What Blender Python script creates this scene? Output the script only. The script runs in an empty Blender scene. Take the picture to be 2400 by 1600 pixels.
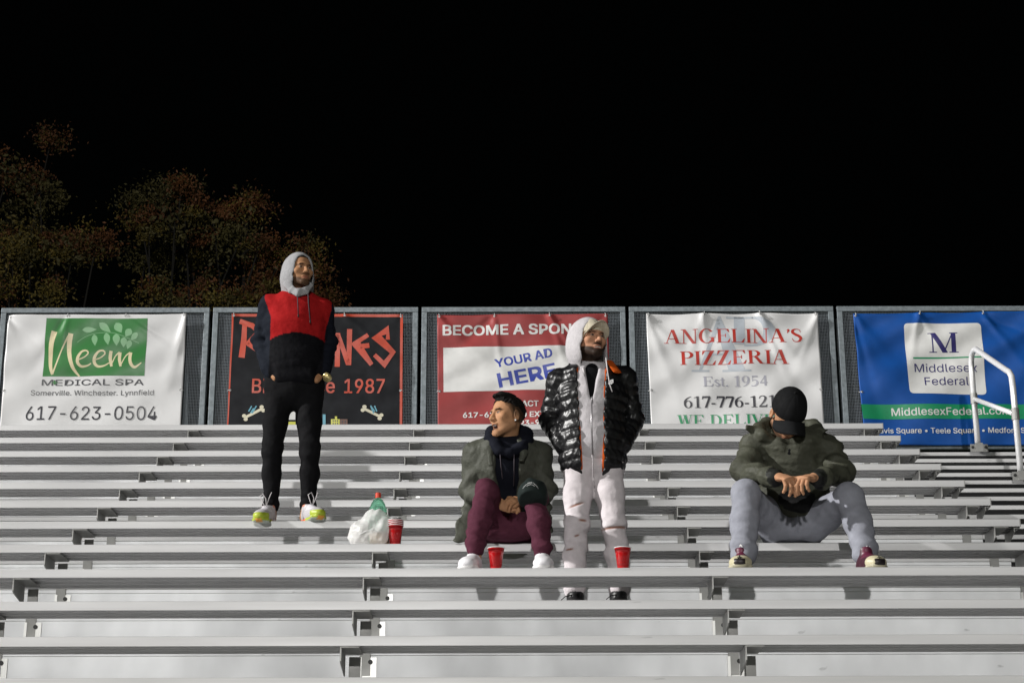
import bpy, bmesh, math, random, os
import numpy as np
from mathutils import Vector, Matrix
random.seed(7); RNG = np.random.default_rng(11)
SC = bpy.context.scene; COL = SC.collection

# ------------------------------------------------------------------ camera
CAM_F = 4313.6            # focal length in pixels of the 2400 px wide frame
PITCH, ROLL, YAW = .3152, -.0033, -.00377
CAM = np.array([.1517, 0.0, 1.3])
_c, _s = math.cos(YAW), math.sin(YAW)
_R = np.array([_c, _s, 0]); _H = np.array([-_s, _c, 0])
_cp, _sp = math.cos(PITCH), math.sin(PITCH)
FWD = _H*_cp + np.array([0, 0, _sp]); _U = np.array([0, 0, _cp]) - _H*_sp
RGT = math.cos(ROLL)*_R + math.sin(ROLL)*_U; UPV = math.cos(ROLL)*_U - math.sin(ROLL)*_R
def at(px, py, Y):
    """point at depth Y seen at pixel (px, py) of the 2400 x 1600 survey frame"""
    d = FWD + RGT*(px-1200)/CAM_F - UPV*(py-800)/CAM_F
    return CAM + d*(Y-CAM[1])/d[1]
cd = bpy.data.cameras.new('camera'); cam = bpy.data.objects.new('camera', cd); COL.objects.link(cam)
cd.sensor_width = 36; cd.lens = CAM_F/2400*36; cd.clip_start = .1; cd.clip_end = 2000
cam.matrix_world = Matrix([[RGT[0], UPV[0], -FWD[0], CAM[0]], [RGT[1], UPV[1], -FWD[1], CAM[1]],
                           [RGT[2], UPV[2], -FWD[2], CAM[2]], [0, 0, 0, 1]])
SC.camera = cam

# ------------------------------------------------------------------ night sky and stadium floods
w = bpy.data.worlds.new('World'); SC.world = w; w.use_nodes = True
nt = w.node_tree; nt.nodes.clear()
N = nt.nodes.new; L = nt.links.new
out = N('ShaderNodeOutputWorld'); bg = N('ShaderNodeBackground')
tc = N('ShaderNodeTexCoord'); sep = N('ShaderNodeSeparateXYZ'); L(tc.outputs['Generated'], sep.inputs[0])
mr = N('ShaderNodeMapRange'); mr.interpolation_type = 'SMOOTHSTEP'      # glow of the lit ground on the field side (-Y)
mr.inputs['From Min'].default_value = .15; mr.inputs['From Max'].default_value = -.9
L(sep.outputs['Y'], mr.inputs['Value'])
mz = N('ShaderNodeMapRange'); mz.interpolation_type = 'SMOOTHSTEP'
mz.inputs['From Min'].default_value = .75; mz.inputs['From Max'].default_value = -.1
L(sep.outputs['Z'], mz.inputs['Value'])
mm = N('ShaderNodeMath'); mm.operation = 'MULTIPLY'; L(mr.outputs[0], mm.inputs[0]); L(mz.outputs[0], mm.inputs[1])
mix = N('ShaderNodeMix'); mix.data_type = 'RGBA'; L(mm.outputs[0], mix.inputs[0])
mix.inputs[6].default_value = (.0004, .0005, .0005, 1); mix.inputs[7].default_value = (.155, .172, .138, 1)
L(mix.outputs[2], bg.inputs[0]); bg.inputs[1].default_value = 1.0; L(bg.outputs[0], out.inputs[0])

def flood(name, az, el, dist, aim, E, half, blend, rad, color=(1, .98, .95)):
    """a bank of stadium floodlights on its mast: az degrees left of the camera's heading, el degrees up"""
    a, e = math.radians(az), math.radians(el)
    v = Vector((-math.sin(a)*math.cos(e), -math.cos(a)*math.cos(e), math.sin(e)))
    ld = bpy.data.lights.new(name, 'SPOT'); o = bpy.data.objects.new(name, ld); COL.objects.link(o)
    o.location = Vector(aim) + v*dist
    o.rotation_euler = v.to_track_quat('Z', 'Y').to_euler()
    ld.energy = E*4*math.pi*dist**2; ld.spot_size = math.radians(2*half); ld.spot_blend = blend
    ld.shadow_soft_size = rad; ld.color = color
flood('floodlight_across_field', 4.5, 10.5, 95, (0, 12.0, 5.0), 1.05, 13, .7, 1.1)
flood('floodlight_side_mast', 76, 27, 100, (0, 11.2, 4.2), 5.0, 6., .35, 1.0)
vs = SC.view_settings; vs.view_transform = 'Standard'; vs.look = 'None'; vs.exposure = 0; vs.gamma = 1

# ------------------------------------------------------------------ materials
def mat(name, color=(.5, .5, .5), rough=.6, metal=0., spec=.5, noise=None, bump=None, attr=False, trans=0., ior=1.45, coat=0., sheen=0., alpha=1., specks=None):
    m = bpy.data.materials.new(name); m.use_nodes = True
    t = m.node_tree; p = t.nodes['Principled BSDF']
    p.inputs['Base Color'].default_value = (*color, 1); p.inputs['Roughness'].default_value = rough
    p.inputs['Metallic'].default_value = metal; p.inputs['Specular IOR Level'].default_value = spec
    p.inputs['Transmission Weight'].default_value = trans; p.inputs['IOR'].default_value = ior
    p.inputs['Coat Weight'].default_value = coat; p.inputs['Coat Roughness'].default_value = .15
    p.inputs['Sheen Weight'].default_value = sheen; p.inputs['Alpha'].default_value = alpha
    src = None
    if attr:
        a = t.nodes.new('ShaderNodeAttribute'); a.attribute_name = 'Col'; src = a.outputs['Color']
    if noise:      # (scale xyz, amount, detail)
        sc, amt, det = noise
        tcn = t.nodes.new('ShaderNodeTexCoord'); mp = t.nodes.new('ShaderNodeMapping'); mp.inputs['Scale'].default_value = sc
        nz = t.nodes.new('ShaderNodeTexNoise'); nz.inputs['Scale'].default_value = 1; nz.inputs['Detail'].default_value = det
        t.links.new(tcn.outputs['Object'], mp.inputs[0]); t.links.new(mp.outputs[0], nz.inputs['Vector'])
        r = t.nodes.new('ShaderNodeMapRange'); r.inputs['From Min'].default_value = .3; r.inputs['From Max'].default_value = .7
        r.inputs['To Min'].default_value = 1-amt; r.inputs['To Max'].default_value = 1+amt*.6
        t.links.new(nz.outputs['Fac'], r.inputs['Value'])
        mx = t.nodes.new('ShaderNodeMix'); mx.data_type = 'RGBA'; mx.blend_type = 'MULTIPLY'; mx.inputs[0].default_value = 1
        if src is None: mx.inputs[6].default_value = (*color, 1)
        else: t.links.new(src, mx.inputs[6])
        t.links.new(r.outputs[0], mx.inputs[7]); src = mx.outputs[2]
        rr = t.nodes.new('ShaderNodeMapRange'); rr.inputs['To Min'].default_value = min(1, rough*1.25); rr.inputs['To Max'].default_value = rough*.75
        t.links.new(nz.outputs['Fac'], rr.inputs['Value']); t.links.new(rr.outputs[0], p.inputs['Roughness'])
    if specks:     # sparse scuffs and dirt spots
        tc2 = t.nodes.new('ShaderNodeTexCoord'); mp2 = t.nodes.new('ShaderNodeMapping'); mp2.inputs['Scale'].default_value = specks
        n2 = t.nodes.new('ShaderNodeTexNoise'); n2.inputs['Scale'].default_value = 1; n2.inputs['Detail'].default_value = 3
        t.links.new(tc2.outputs['Object'], mp2.inputs[0]); t.links.new(mp2.outputs[0], n2.inputs['Vector'])
        r2 = t.nodes.new('ShaderNodeMapRange'); r2.inputs['From Min'].default_value = .70; r2.inputs['From Max'].default_value = .78; r2.inputs['To Min'].default_value = 1; r2.inputs['To Max'].default_value = .68
        t.links.new(n2.outputs['Fac'], r2.inputs['Value'])
        m2 = t.nodes.new('ShaderNodeMix'); m2.data_type = 'RGBA'; m2.blend_type = 'MULTIPLY'; m2.inputs[0].default_value = 1
        t.links.new(src, m2.inputs[6]); t.links.new(r2.outputs[0], m2.inputs[7]); src = m2.outputs[2]
    if src is not None: t.links.new(src, p.inputs['Base Color'])
    if bump:       # (scale, strength, distance)
        tcn = t.nodes.new('ShaderNodeTexCoord'); nb = t.nodes.new('ShaderNodeTexNoise'); nb.inputs['Scale'].default_value = bump[0]; nb.inputs['Detail'].default_value = 4
        t.links.new(tcn.outputs['Object'], nb.inputs['Vector'])
        b = t.nodes.new('ShaderNodeBump'); b.inputs['Strength'].default_value = bump[1]; b.inputs['Distance'].default_value = bump[2]
        t.links.new(nb.outputs['Fac'], b.inputs['Height']); t.links.new(b.outputs[0], p.inputs['Normal'])
    return m
M = {}
M['alu'] = mat('brushed_aluminium', (.60, .60, .605), .62, .65, noise=((.6, 9, 9), .09, 5), bump=(60, .05, .001), specks=(7, 30, 30))
M['dirt'] = mat('dirty_strip', (.46, .46, .45), .6, .2, noise=((38, 38, 60), .95, 3))
M['riser'] = mat('riser_sheet', (.74, .75, .765), .62, .65, noise=((2.2, 3, 1.2), .15, 7), bump=(14, .08, .002), specks=(9, 20, 16))
M['strut'] = mat('mill_aluminium', (.30, .30, .29), .55, .55, noise=((7, 7, 7), .12, 4))
M['clip'] = mat('bright_clip', (.80, .80, .78), .35, .2)
M['black'] = mat('gap_shade_black', (.012, .012, .013), .8)  # near-black tone for the painted shade in the open aisle gaps
M['dark'] = mat('bolt_dark', (.03, .03, .03), .5, .5)
M['galv'] = mat('galvanised_steel', (.20, .23, .25), .55, .3, noise=((35, 35, 35), .22, 4), bump=(50, .15, .002))
M['wire'] = mat('galvanised_wire', (.20, .225, .25), .6, .3)
M['rail'] = mat('handrail_aluminium', (.78, .78, .79), .3, .25)
M['vinyl'] = mat('banner_vinyl', (.66, .66, .665), .40, noise=((5, 5, 5), .04, 5))
M['vinyl_black'] = mat('banner_black', (.011, .012, .015), .6, spec=.2, noise=((9, 9, 9), .25, 5))
M['vinyl_red'] = mat('banner_maroon', (.32, .050, .050), .5, spec=.3, noise=((6, 6, 6), .12, 5))
M['vinyl_blue'] = mat('banner_blue', (.004, .070, .31), .5, spec=.25, noise=((6, 6, 6), .12, 5))
def ink(name, c): M[name] = mat('print_'+name, c, .42, noise=((9, 9, 9), .08, 4))
ink('green', (.03, .18, .04)); ink('cream', (.68, .60, .38)); ink('leaf', (.22, .44, .23)); ink('gray', (.055, .057, .065))
ink('ink', (.03, .03, .04)); ink('orange', (.50, .055, .022)); ink('white', (.68, .68, .67)); ink('blue', (.03, .055, .35))
ink('red', (.45, .03, .018)); ink('silver', (.44, .48, .53)); ink('pale', (.36, .36, .42)); ink('kelly', (.03, .28, .12))
ink('navy', (.02, .015, .13)); ink('band', (.004, .25, .10)); ink('sky', (.12, .35, .45)); ink('bone', (.62, .58, .44)); ink('yellow', (.55, .55, .06)); ink('brown', (.12, .05, .03))
M['grommet'] = mat('grommet', (.25, .25, .25), .35, .8)
M['tie'] = mat('zip_tie', (.75, .75, .75), .4)
M['skin'] = mat('skin', rough=.58, attr=True, spec=.16, noise=((60, 60, 60), .06, 3))
M['cloth'] = mat('woven_cloth', rough=.9, attr=True, spec=.08, noise=((45, 45, 45), .10, 4), bump=(17, .55, .014))
M['denim'] = mat('denim_cloth', rough=.88, attr=True, spec=.12, noise=((22, 22, 22), .12, 6), bump=(20, .5, .010))
M['shell'] = mat('parka_shell', rough=.62, attr=True, spec=.25, noise=((18, 18, 18), .14, 4), bump=(15, .7, .020))
M['puffer'] = mat('glossy_nylon', rough=.36, attr=True, spec=.5, bump=(30, .35, .010))
M['shoe'] = mat('shoe_leather', rough=.45, attr=True, noise=((40, 40, 40), .08, 3))
M['hair'] = mat('short_hair', (.006, .005, .0045), .75, spec=.2, bump=(190, 1., .006))
M['cap'] = mat('cap_twill', rough=.85, attr=True, spec=.12, noise=((30, 30, 30), .1, 4), bump=(300, .3, .002))
M['cord'] = mat('drawcord', (.60, .57, .58), .8)
M['cord_dark'] = mat('drawcord_dark', (.05, .04, .05), .8)
M['zip'] = mat('zip_metal', (.30, .29, .30), .35, .7)
M['gold'] = mat('watch_gold', (.80, .66, .30), .25, .6)
M['stud'] = mat('earring_stud', (.95, .95, .95), .1, .3)
M['cup'] = mat('red_plastic', (.42, .006, .008), .22, coat=.3)
M['cuprim'] = mat('white_plastic', (.80, .80, .80), .3)
M['bottle'] = mat('green_pet', (.30, .72, .50), .06, trans=.9, ior=1.25)
M['bcap'] = mat('bottle_cap_red', (.62, .05, .02), .35)
M['food'] = mat('takeaway_food', (.45, .30, .10), .6, noise=((30, 30, 30), .5, 4))
def bag_mat():
    m = bpy.data.materials.new('thin_white_bag'); m.use_nodes = True; t = m.node_tree; p = t.nodes['Principled BSDF']
    p.inputs['Base Color'].default_value = (.93, .92, .92, 1); p.inputs['Roughness'].default_value = .32
    p.inputs['Subsurface Weight'].default_value = 0; tr = t.nodes.new('ShaderNodeBsdfTranslucent'); tr.inputs[0].default_value = (.9, .89, .88, 1)
    tp = t.nodes.new('ShaderNodeBsdfTransparent'); m1 = t.nodes.new('ShaderNodeMixShader'); m2 = t.nodes.new('ShaderNodeMixShader')
    m1.inputs[0].default_value = .40; m2.inputs[0].default_value = .22; o = t.nodes['Material Output']
    t.links.new(p.outputs[0], m1.inputs[1]); t.links.new(tr.outputs[0], m1.inputs[2]); t.links.new(m1.outputs[0], m2.inputs[1]); t.links.new(tp.outputs[0], m2.inputs[2]); t.links.new(m2.outputs[0], o.inputs[0])
    return m
M['bag'] = bag_mat()
M['leaf_gold'] = mat('leaf_yellow_green', (.17, .125, .024), .7, noise=((1.2, 1.2, 1.2), .5, 3))
M['leaf_rust'] = mat('leaf_rust', (.15, .058, .02), .7, noise=((1.2, 1.2, 1.2), .5, 3))
M['leaf_olive'] = mat('leaf_olive', (.085, .072, .022), .7, noise=((1.2, 1.2, 1.2), .5, 3))
M['bark'] = mat('bark', (.016, .014, .012), .85, noise=((4, 4, 1), .4, 5))
M['ground'] = mat('running_track', (.20, .22, .15), .9, noise=((.8, .8, .8), .25, 6))

# ------------------------------------------------------------------ object helpers
def tag(o, label, cat, group=None):
    o['label'] = label; o['category'] = cat
    if group: o['group'] = group
    return o
def empty(name, loc, label=None, cat=None, group=None):
    o = bpy.data.objects.new(name, None); COL.objects.link(o); o.location = [float(v) for v in loc]; o.empty_display_size = .1
    if label: tag(o, label, cat, group)
    return o
def link(name, me, m, parent=None, loc=(0, 0, 0)):
    o = bpy.data.objects.new(name, me); COL.objects.link(o); o.location = [float(v) for v in loc]
    if m is not None: me.materials.append(m)
    if parent is not None: o.parent = parent
    return o
class MB:
    """collects shapes into one mesh"""
    def __init__(s): s.v = []; s.f = []
    def add(s, vs, fs):
        b = len(s.v); s.v += [tuple(float(c) for c in p) for p in vs]; s.f += [tuple(i+b for i in f) for f in fs]; return s
    def box(s, x0, x1, y0, y1, z0, z1):
        return s.add([(x0, y0, z0), (x1, y0, z0), (x1, y1, z0), (x0, y1, z0), (x0, y0, z1), (x1, y0, z1), (x1, y1, z1), (x0, y1, z1)],
                     [(0, 3, 2, 1), (4, 5, 6, 7), (0, 1, 5, 4), (1, 2, 6, 5), (2, 3, 7, 6), (3, 0, 4, 7)])
    def prism(s, prof, x0, x1):          # (y, z) outline, extruded along x
        n = len(prof)
        vs = [(x0, y, z) for y, z in prof] + [(x1, y, z) for y, z in prof]
        fs = [(i, i+n, (i+1) % n+n, (i+1) % n) for i in range(n)] + [tuple(range(n)), tuple(range(2*n-1, n-1, -1))]
        return s.add(vs, fs)
    def tube(s, pts, r, n=10, cap=True):
        pts = [np.array(p, float) for p in pts]; rings = []; rs = r if hasattr(r, '__len__') else [r]*len(pts)
        prev = None
        for i, p in enumerate(pts):
            d = pts[min(i+1, len(pts)-1)] - pts[max(i-1, 0)]; d /= np.linalg.norm(d)+1e-9
            if prev is None:
                u = np.cross(d, [0, 0, 1.]) if abs(d[2]) < .9 else np.cross(d, [1., 0, 0])
            else: u = prev - d*np.dot(prev, d)
            u /= np.linalg.norm(u); v = np.cross(d, u); prev = u
            rings.append([p + rs[i]*(math.cos(a)*u+math.sin(a)*v) for a in np.linspace(0, 2*math.pi, n, endpoint=False)])
        vs = [q for rg in rings for q in rg]; fs = []
        for i in range(len(pts)-1):
            for k in range(n): fs.append((i*n+k, i*n+(k+1) % n, (i+1)*n+(k+1) % n, (i+1)*n+k))
        if cap: fs += [tuple(range(n-1, -1, -1)), tuple((len(pts)-1)*n+k for k in range(n))]
        return s.add(vs, fs)
    def lathe(s, prof, c=(0, 0, 0), n=32):     # (r, z) profile
        vs = []; fs = []; m = len(prof)
        for k in range(n):
            a = 2*math.pi*k/n
            vs += [(c[0]+r*math.cos(a), c[1]+r*math.sin(a), c[2]+z) for r, z in prof]
        for k in range(n):
            for i in range(m-1): fs.append((k*m+i, ((k+1) % n)*m+i, ((k+1) % n)*m+i+1, k*m+i+1))
        return s.add(vs, fs)
    def mesh(s, name, smooth=False):
        me = bpy.data.meshes.new(name); me.from_pydata(s.v, [], s.f); me.update()
        if smooth: me.shade_smooth()
        return me
    def build(s, name, m, parent=None, loc=(0, 0, 0), smooth=False): return link(name, s.mesh(name, smooth), m, parent, loc)
def bevel(o, wd=.002, seg=2):
    b = o.modifiers.new('bevel', 'BEVEL'); b.width = wd; b.segments = seg; b.limit_method = 'ANGLE'; return o

# ------------------------------------------------------------------ ground
g = MB().add([(-300, -300, 0), (300, -300, 0), (300, 500, 0), (-300, 500, 0)], [(0, 1, 2, 3)]).build('ground', M['ground']); g['kind'] = 'structure'

# ------------------------------------------------------------------ bleachers
S0, D0, RISE, TREAD = 5.297, 14.416, .268, .61
def SZ(i): return S0 - RISE*i + (.010 if i == 8 else 0.)
def DY(i): return D0 - TREAD*i
X0, X1, XA, XB = -5.6, 3.2137, 3.2137, 5.4
COLS = [-2.38 + 1.829*k for k in range(-1, 4)]
SEAT = [(0, -.0445), (.012, -.0445), (.012, -.030), (.075, -.030), (.075, -.041), (.083, -.041), (.083, -.030), (.152, -.030), (.152, -.041), (.160, -.041), (.160, -.030), (.228, -.030), (.228, -.0445), (.24, -.0445),
        (.24, -.003), (.237, 0), (.004, 0), (.001, -.0015), (0, -.006)]
seat_me = MB().prism(SEAT, X0, X1).mesh('seat_plank')
seat_wide = MB().prism([(y*1.34 if y > .02 else y, z) for y, z in SEAT], X0, X1).mesh('seat_plank')
foot_prof = [(0, -.045), (.29, -.045), (.29, 0), (.003, 0), (0, -.003)]
row_words = ['topmost bleacher row, right in front of the fence banners', 'second bleacher row from the top, just under the topmost bench',
 'third bleacher row from the top, crossed by the shadow of the hooded man', 'fourth bleacher row from the top, behind the legs of the hooded man',
 'fifth bleacher row from the top, level with the orange bottle cap', 'sixth bleacher row from the top, just behind the feet of the hooded man',
 'bleacher row whose bench the man in the red and black hoodie stands on', 'bleacher row the two seated men, white bag and cup stack rest on',
 'bleacher row with two single red cups and the shoes of the seated men', 'bleacher row hiding the shoe soles of the man in pale ripped jeans',
 'second lowest full bleacher row, empty, above the bottom edge', 'lowest bleacher row, only partly seen along the bottom edge']
def post_mesh(dz):
    return MB().box(-.024, .030, .241, .2515, -dz, -.060).mesh('post')
web = MB().prism([(.006, -.0455), (.006, -.112), (.03, -.122), (.235, -.150), (.235, -.0455)], -.046, -.040)
web.box(-.040, .040, .008, .235, -.0515, -.0455)
web_me = web.mesh('bracket')
bolt_me = MB().lathe([(0, -.012), (.012, -.012), (.012, 0), (0, 0)], n=10).mesh('bolt')
for i in range(12):
    z, d = SZ(i), DY(i)
    row = empty('bleacher_row', (0, d, z), 'bare aluminium ' + row_words[i], 'bleacher row', 'bleacher rows of the stand')
    s = link('seat_plank', seat_wide if i == 8 else seat_me, M['alu'] if i in (0, 8) else None, row)
    fz = -.178                                    # footboard behind this bench
    y0 = .252; y1 = TREAD + .246
    ext = XA
    f = MB()
    if i == 0: y1 = 1.15
    wdt = (y1-y0-.012)/2
    for q in range(2):
        a = y0 + q*(wdt+.012)
        f.prism([(a, fz-.028), (a+wdt, fz-.028), (a+wdt, fz), (a+.003, fz), (a, fz-.003)], X0, ext)
    f.build('footboard', M['alu'], row)
    # riser under the footboard nose: a lapped lip and the sheet below it, down to the next footboard
    low = fz - RISE
    rb = MB().box(X0, XA, .258, .262, low+.001, fz-.052).box(X0, XA, .2545, .262, fz-.050, fz-.031)
    rb.build('riser_board', M['riser'], row)
    MB().box(X0, XA, .238, .2572, low+.001, low+.036).build('kick_strip', M['dirt'], row)
    pm = post_mesh(.33)
    for cx in COLS:
        if cx < -3.9 and i > 3: continue
        b = link('seat_bracket', web_me, None if len(web_me.materials) else M['strut'], row, (cx, 0, 0))
        link('post', pm, None if len(pm.materials) else M['strut'], row, (cx, 0, -.0))
        c = MB().box(cx-.010, cx+.060, .246, .2535, low+.03, fz-.062); c.box(cx-.028, cx-.014, .234, .2535, low+.03, fz-.062)
        cl = c.build('riser_clip', M['clip'], row)
        bo = link('bolt', bolt_me, None if len(bolt_me.materials) else M['dark'], cl, (cx+.030, .240, fz-.085)); bo.rotation_euler = (math.pi/2, 0, 0)
    # end cap and end angle on the aisle side
    e = MB().prism([(0-.001, -.0455), (.241, -.0455), (.241, .001), (-.001, .001)], X1+.0005, X1+.006); e.build('end_cap', M['strut'], row)
    e = MB().prism([(.02, -.0465), (.02, -.075), (.235, -.14), (.235, -.0465)], X1-.032, X1-.026); e.box(X1-.026, X1+.005, .02, .235, -.052, -.0465)
    e.build('end_angle', M['strut'], row)
    # half step on the aisle beyond the bench end
    tr = MB(); tr.prism([(y0, fz-.030), (y0+.30, fz-.030), (y0+.30, fz), (y0+.003, fz), (y0, fz-.003)], XA+.002, XB); tr.build('aisle_tread', M['alu'], row)
    ar = MB().box(XA+.002, XB, y0+.02, y0+.024, fz-RISE/2+.002, fz-.031).box(XA+.002, XB, y0+.02-TREAD/2, y0+.024-TREAD/2, fz-RISE+.002, fz-RISE/2-.031); ar.build('aisle_gap_shade', M['black'], row)  # added black sheets that paint the shade of the open gaps under treads
    st = MB()
    hy = .252 - TREAD/2; hz = fz - RISE/2
    st.prism([(hy, hz-.030), (hy+.30, hz-.030), (hy+.30, hz), (hy+.003, hz), (hy, hz-.003)], XA+.03, XB)
    st.build('aisle_step', M['alu'], row)

# ------------------------------------------------------------------ handrail on the aisle
hr = empty('handrail', at(2293.6, 1055, 14.64), 'bright aluminium pipe handrail standing on the aisle steps before the blue banner', 'handrail')
hx = 4.035; o3 = np.array(hr.location)
def rel(pts): return [np.array(p)-o3 for p in pts]
za, zb = 5.125, 4.587
A0 = [(hx, 14.64, za), (hx, 14.64, za+.70)]
arc = [(hx, 14.64-.0, za+.70), (hx, 14.63, za+.76), (hx, 14.59, za+.81), (hx, 14.52, za+.825), (hx, 14.45, za+.81)]
arc2 = [(hx-.02, 13.55, 5.475), (hx-.02, 13.48, 5.44), (hx-.02, 13.43, 5.39), (hx-.02, 13.42, 5.30)]
MB().tube(rel(A0[:1]+arc+arc2+[(hx-.02, 13.42, zb)]), .023, 14).build('top_rail', M['rail'], hr, smooth=True)
MB().tube(rel([(hx, 14.64, za+.44), (hx-.02, 13.42, zb+.50)]), .019, 12).build('mid_rail', M['rail'], hr, smooth=True)
for (y, z, zc) in ((14.64, za, za+.44), (13.42, zb, zb+.50)):
    MB().lathe([(.0232, -.045), (.030, -.045), (.030, .045), (.0232, .045)], rel([(hx-(.02 if y < 14 else 0), y, zc)])[0], 16).build('clamp', M['strut'], hr, smooth=False)
    p = rel([(hx-(.02 if y < 14 else 0), y-.028, z)])[0]
    b = MB().box(p[0]-.072, p[0]+.072, p[1]-.006, p[1], p[2]-.02, p[2]+.045).box(p[0]-.030, p[0]+.030, p[1]-.012, p[1]-.006, p[2]-.02, p[2]+.055)
    fl = b.build('base_plate', M['strut'], hr)
    for q in (-.053, .053):
        bo = link('bolt', bolt_me, None, fl, (p[0]+q, p[1]-.012, p[2]+.018)); bo.rotation_euler = (math.pi/2, 0, 0)

# ------------------------------------------------------------------ guard fence behind the top row
YF = 15.45; ZT, ZB = 6.655, 5.345
GX = [-4.33, -2.453, -.605, 1.232, 3.078, 4.93]
fence_words = ['behind the white spa banner', 'behind the black barbecue banner', 'behind the maroon sponsor banner', 'behind the white pizzeria banner', 'behind the blue bank banner']
for k in range(5):
    xa, xb = GX[k]+.016, GX[k+1]-.016
    if k == 4: xb += 1.0
    fp = empty('fence_panel', ((xa+xb)/2, YF, ZB), 'galvanised steel guard fence panel of welded wire mesh ' + fence_words[k], 'fence panel', 'guard fence panels along the top of the stand')
    hw = (xb-xa)/2; H = ZT-ZB; tw = .048
    fr = MB().box(-hw, hw, -.02, .02, H-tw, H).box(-hw, hw, -.02, .02, 0, tw)
    fr.box(-hw, -hw+tw, -.02, .02, tw, H-tw).box(hw-tw, hw, -.02, .02, tw, H-tw)
    bevel(fr.build('frame', M['galv'], fp), .004)
    wm = MB(); p = .0137; r = .0016
    n = int((2*hw-2*tw)/p)
    for q in range(1, n): x = -hw+tw+q*(2*hw-2*tw)/n; wm.add([(x-r, 0, tw), (x+r, 0, tw), (x+r, 0, H-tw), (x-r, 0, H-tw), (x, .0028, tw), (x, .0028, H-tw)], [(0, 1, 2, 3), (1, 4, 5, 2), (4, 0, 3, 5)])
    n = int((H-2*tw)/p)
    for q in range(1, n): z = tw+q*(H-2*tw)/n; wm.add([(-hw+tw, -.003, z-r), (hw-tw, -.003, z-r), (hw-tw, -.003, z+r), (-hw+tw, -.003, z+r), (-hw+tw, -.0002, z), (hw-tw, -.0002, z)], [(0, 1, 2, 3), (1, 5, 2), (0, 3, 4), (3, 2, 5, 4), (1, 0, 4, 5)])
    wm.build('wire_mesh', M['wire'], fp)
    for sx in (-hw+.02, hw-.02):       # outriggers that carry the panel
        MB().box(sx-.022, sx+.022, .021, .075, -.45, H-.10).build('back_post', M['galv'], fp)
    bx = hw-.16
    MB().add([(bx-.05, .08, -.3), (bx+.03, .08, -.3), (bx-.02, .08, H*.55), (bx-.07, .08, H*.55), (bx-.05, .10, -.3), (bx+.03, .10, -.3), (bx-.02, .10, H*.55), (bx-.07, .10, H*.55)],
             [(0, 1, 2, 3), (7, 6, 5, 4), (0, 4, 5, 1), (1, 5, 6, 2), (2, 6, 7, 3), (3, 7, 4, 0)]).build('brace', M['galv'], fp)
# ------------------------------------------------------------------ banners on the fence
YB = YF - .045
try: SANS = bpy.data.fonts.load(os.path.join(bpy.utils.system_resource('DATAFILES'), 'fonts', 'Inter.woff2'))
except Exception: SANS = None
def text_mesh(body, bold=0.):
    """flat lettering, returned as (verts in units of the cap height, faces); baseline at 0, left edge at 0"""
    c = bpy.data.curves.new('lettering', 'FONT'); c.body = body; c.offset = bold
    if SANS: c.font = SANS
    c.resolution_u = 3
    o = bpy.data.objects.new('lettering', c); COL.objects.link(o)
    me = bpy.data.meshes.new_from_object(o.evaluated_get(bpy.context.evaluated_depsgraph_get()))
    v = np.array([p.co[:2] for p in me.vertices]); f = [tuple(p.vertices) for p in me.polygons]
    bpy.data.objects.remove(o); bpy.data.curves.remove(c); bpy.data.meshes.remove(me)
    return v, f
_cap = text_mesh('H')[0][:, 1].max()
def stroke(pts, wd, sub=1):
    """polyline of varying width as one strip with round ends: (verts, faces)"""
    pts = [np.array(p, float) for p in pts]; ws = list(wd) if hasattr(wd, '__len__') else [wd]*len(pts)
    if sub > 1:           # Catmull-Rom
        P, W = [], []; n = len(pts)
        for i in range(n-1):
            a, b, c, d = pts[max(i-1, 0)], pts[i], pts[i+1], pts[min(i+2, n-1)]
            for k in range(sub):
                t = k/sub; P.append(.5*((2*b)+(c-a)*t+(2*a-5*b+4*c-d)*t*t+(3*b-a-3*c+d)*t**3)); W.append(ws[i]*(1-t)+ws[i+1]*t)
        P.append(pts[-1]); W.append(ws[-1]); pts, ws = P, W
    v, f = [], []
    for i, p in enumerate(pts):
        d = pts[min(i+1, len(pts)-1)]-pts[max(i-1, 0)]; d = d/(np.linalg.norm(d)+1e-9); nrm = np.array([-d[1], d[0]])
        if 0 < i < len(pts)-1:
            d0 = p-pts[i-1]; d0 /= np.linalg.norm(d0)+1e-9
            m = 1/max(.5, abs(np.dot(d, d0)))
        else: m = 1
        v += [p+nrm*ws[i]/2*m, p-nrm*ws[i]/2*m]
        if i: f.append((2*i-2, 2*i-1, 2*i+1, 2*i))
    return np.array(v), f
def poly(pts): return np.array(pts, float), [tuple(range(len(pts)))]
def arcpts(cx, cy, rx, ry, a0, a1, n=14):
    return [(cx+rx*math.cos(math.radians(a)), cy+ry*math.sin(math.radians(a))) for a in np.linspace(a0, a1, n)]
def bowl(cx, cy, rx, ry, a0, a1, thin, thick, n=16):
    """arc of a roman letter: thick at the sides, thin at top and bottom"""
    v, f = [], []
    for i, a in enumerate(np.linspace(math.radians(a0), math.radians(a1), n)):
        v += [(cx+rx*math.cos(a), cy+ry*math.sin(a)), (cx+(rx-thick)*math.cos(a), cy+(ry-thin)*math.sin(a))]
        if i: f.append((2*i-2, 2*i-1, 2*i+1, 2*i))
    return np.array(v), f
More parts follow.
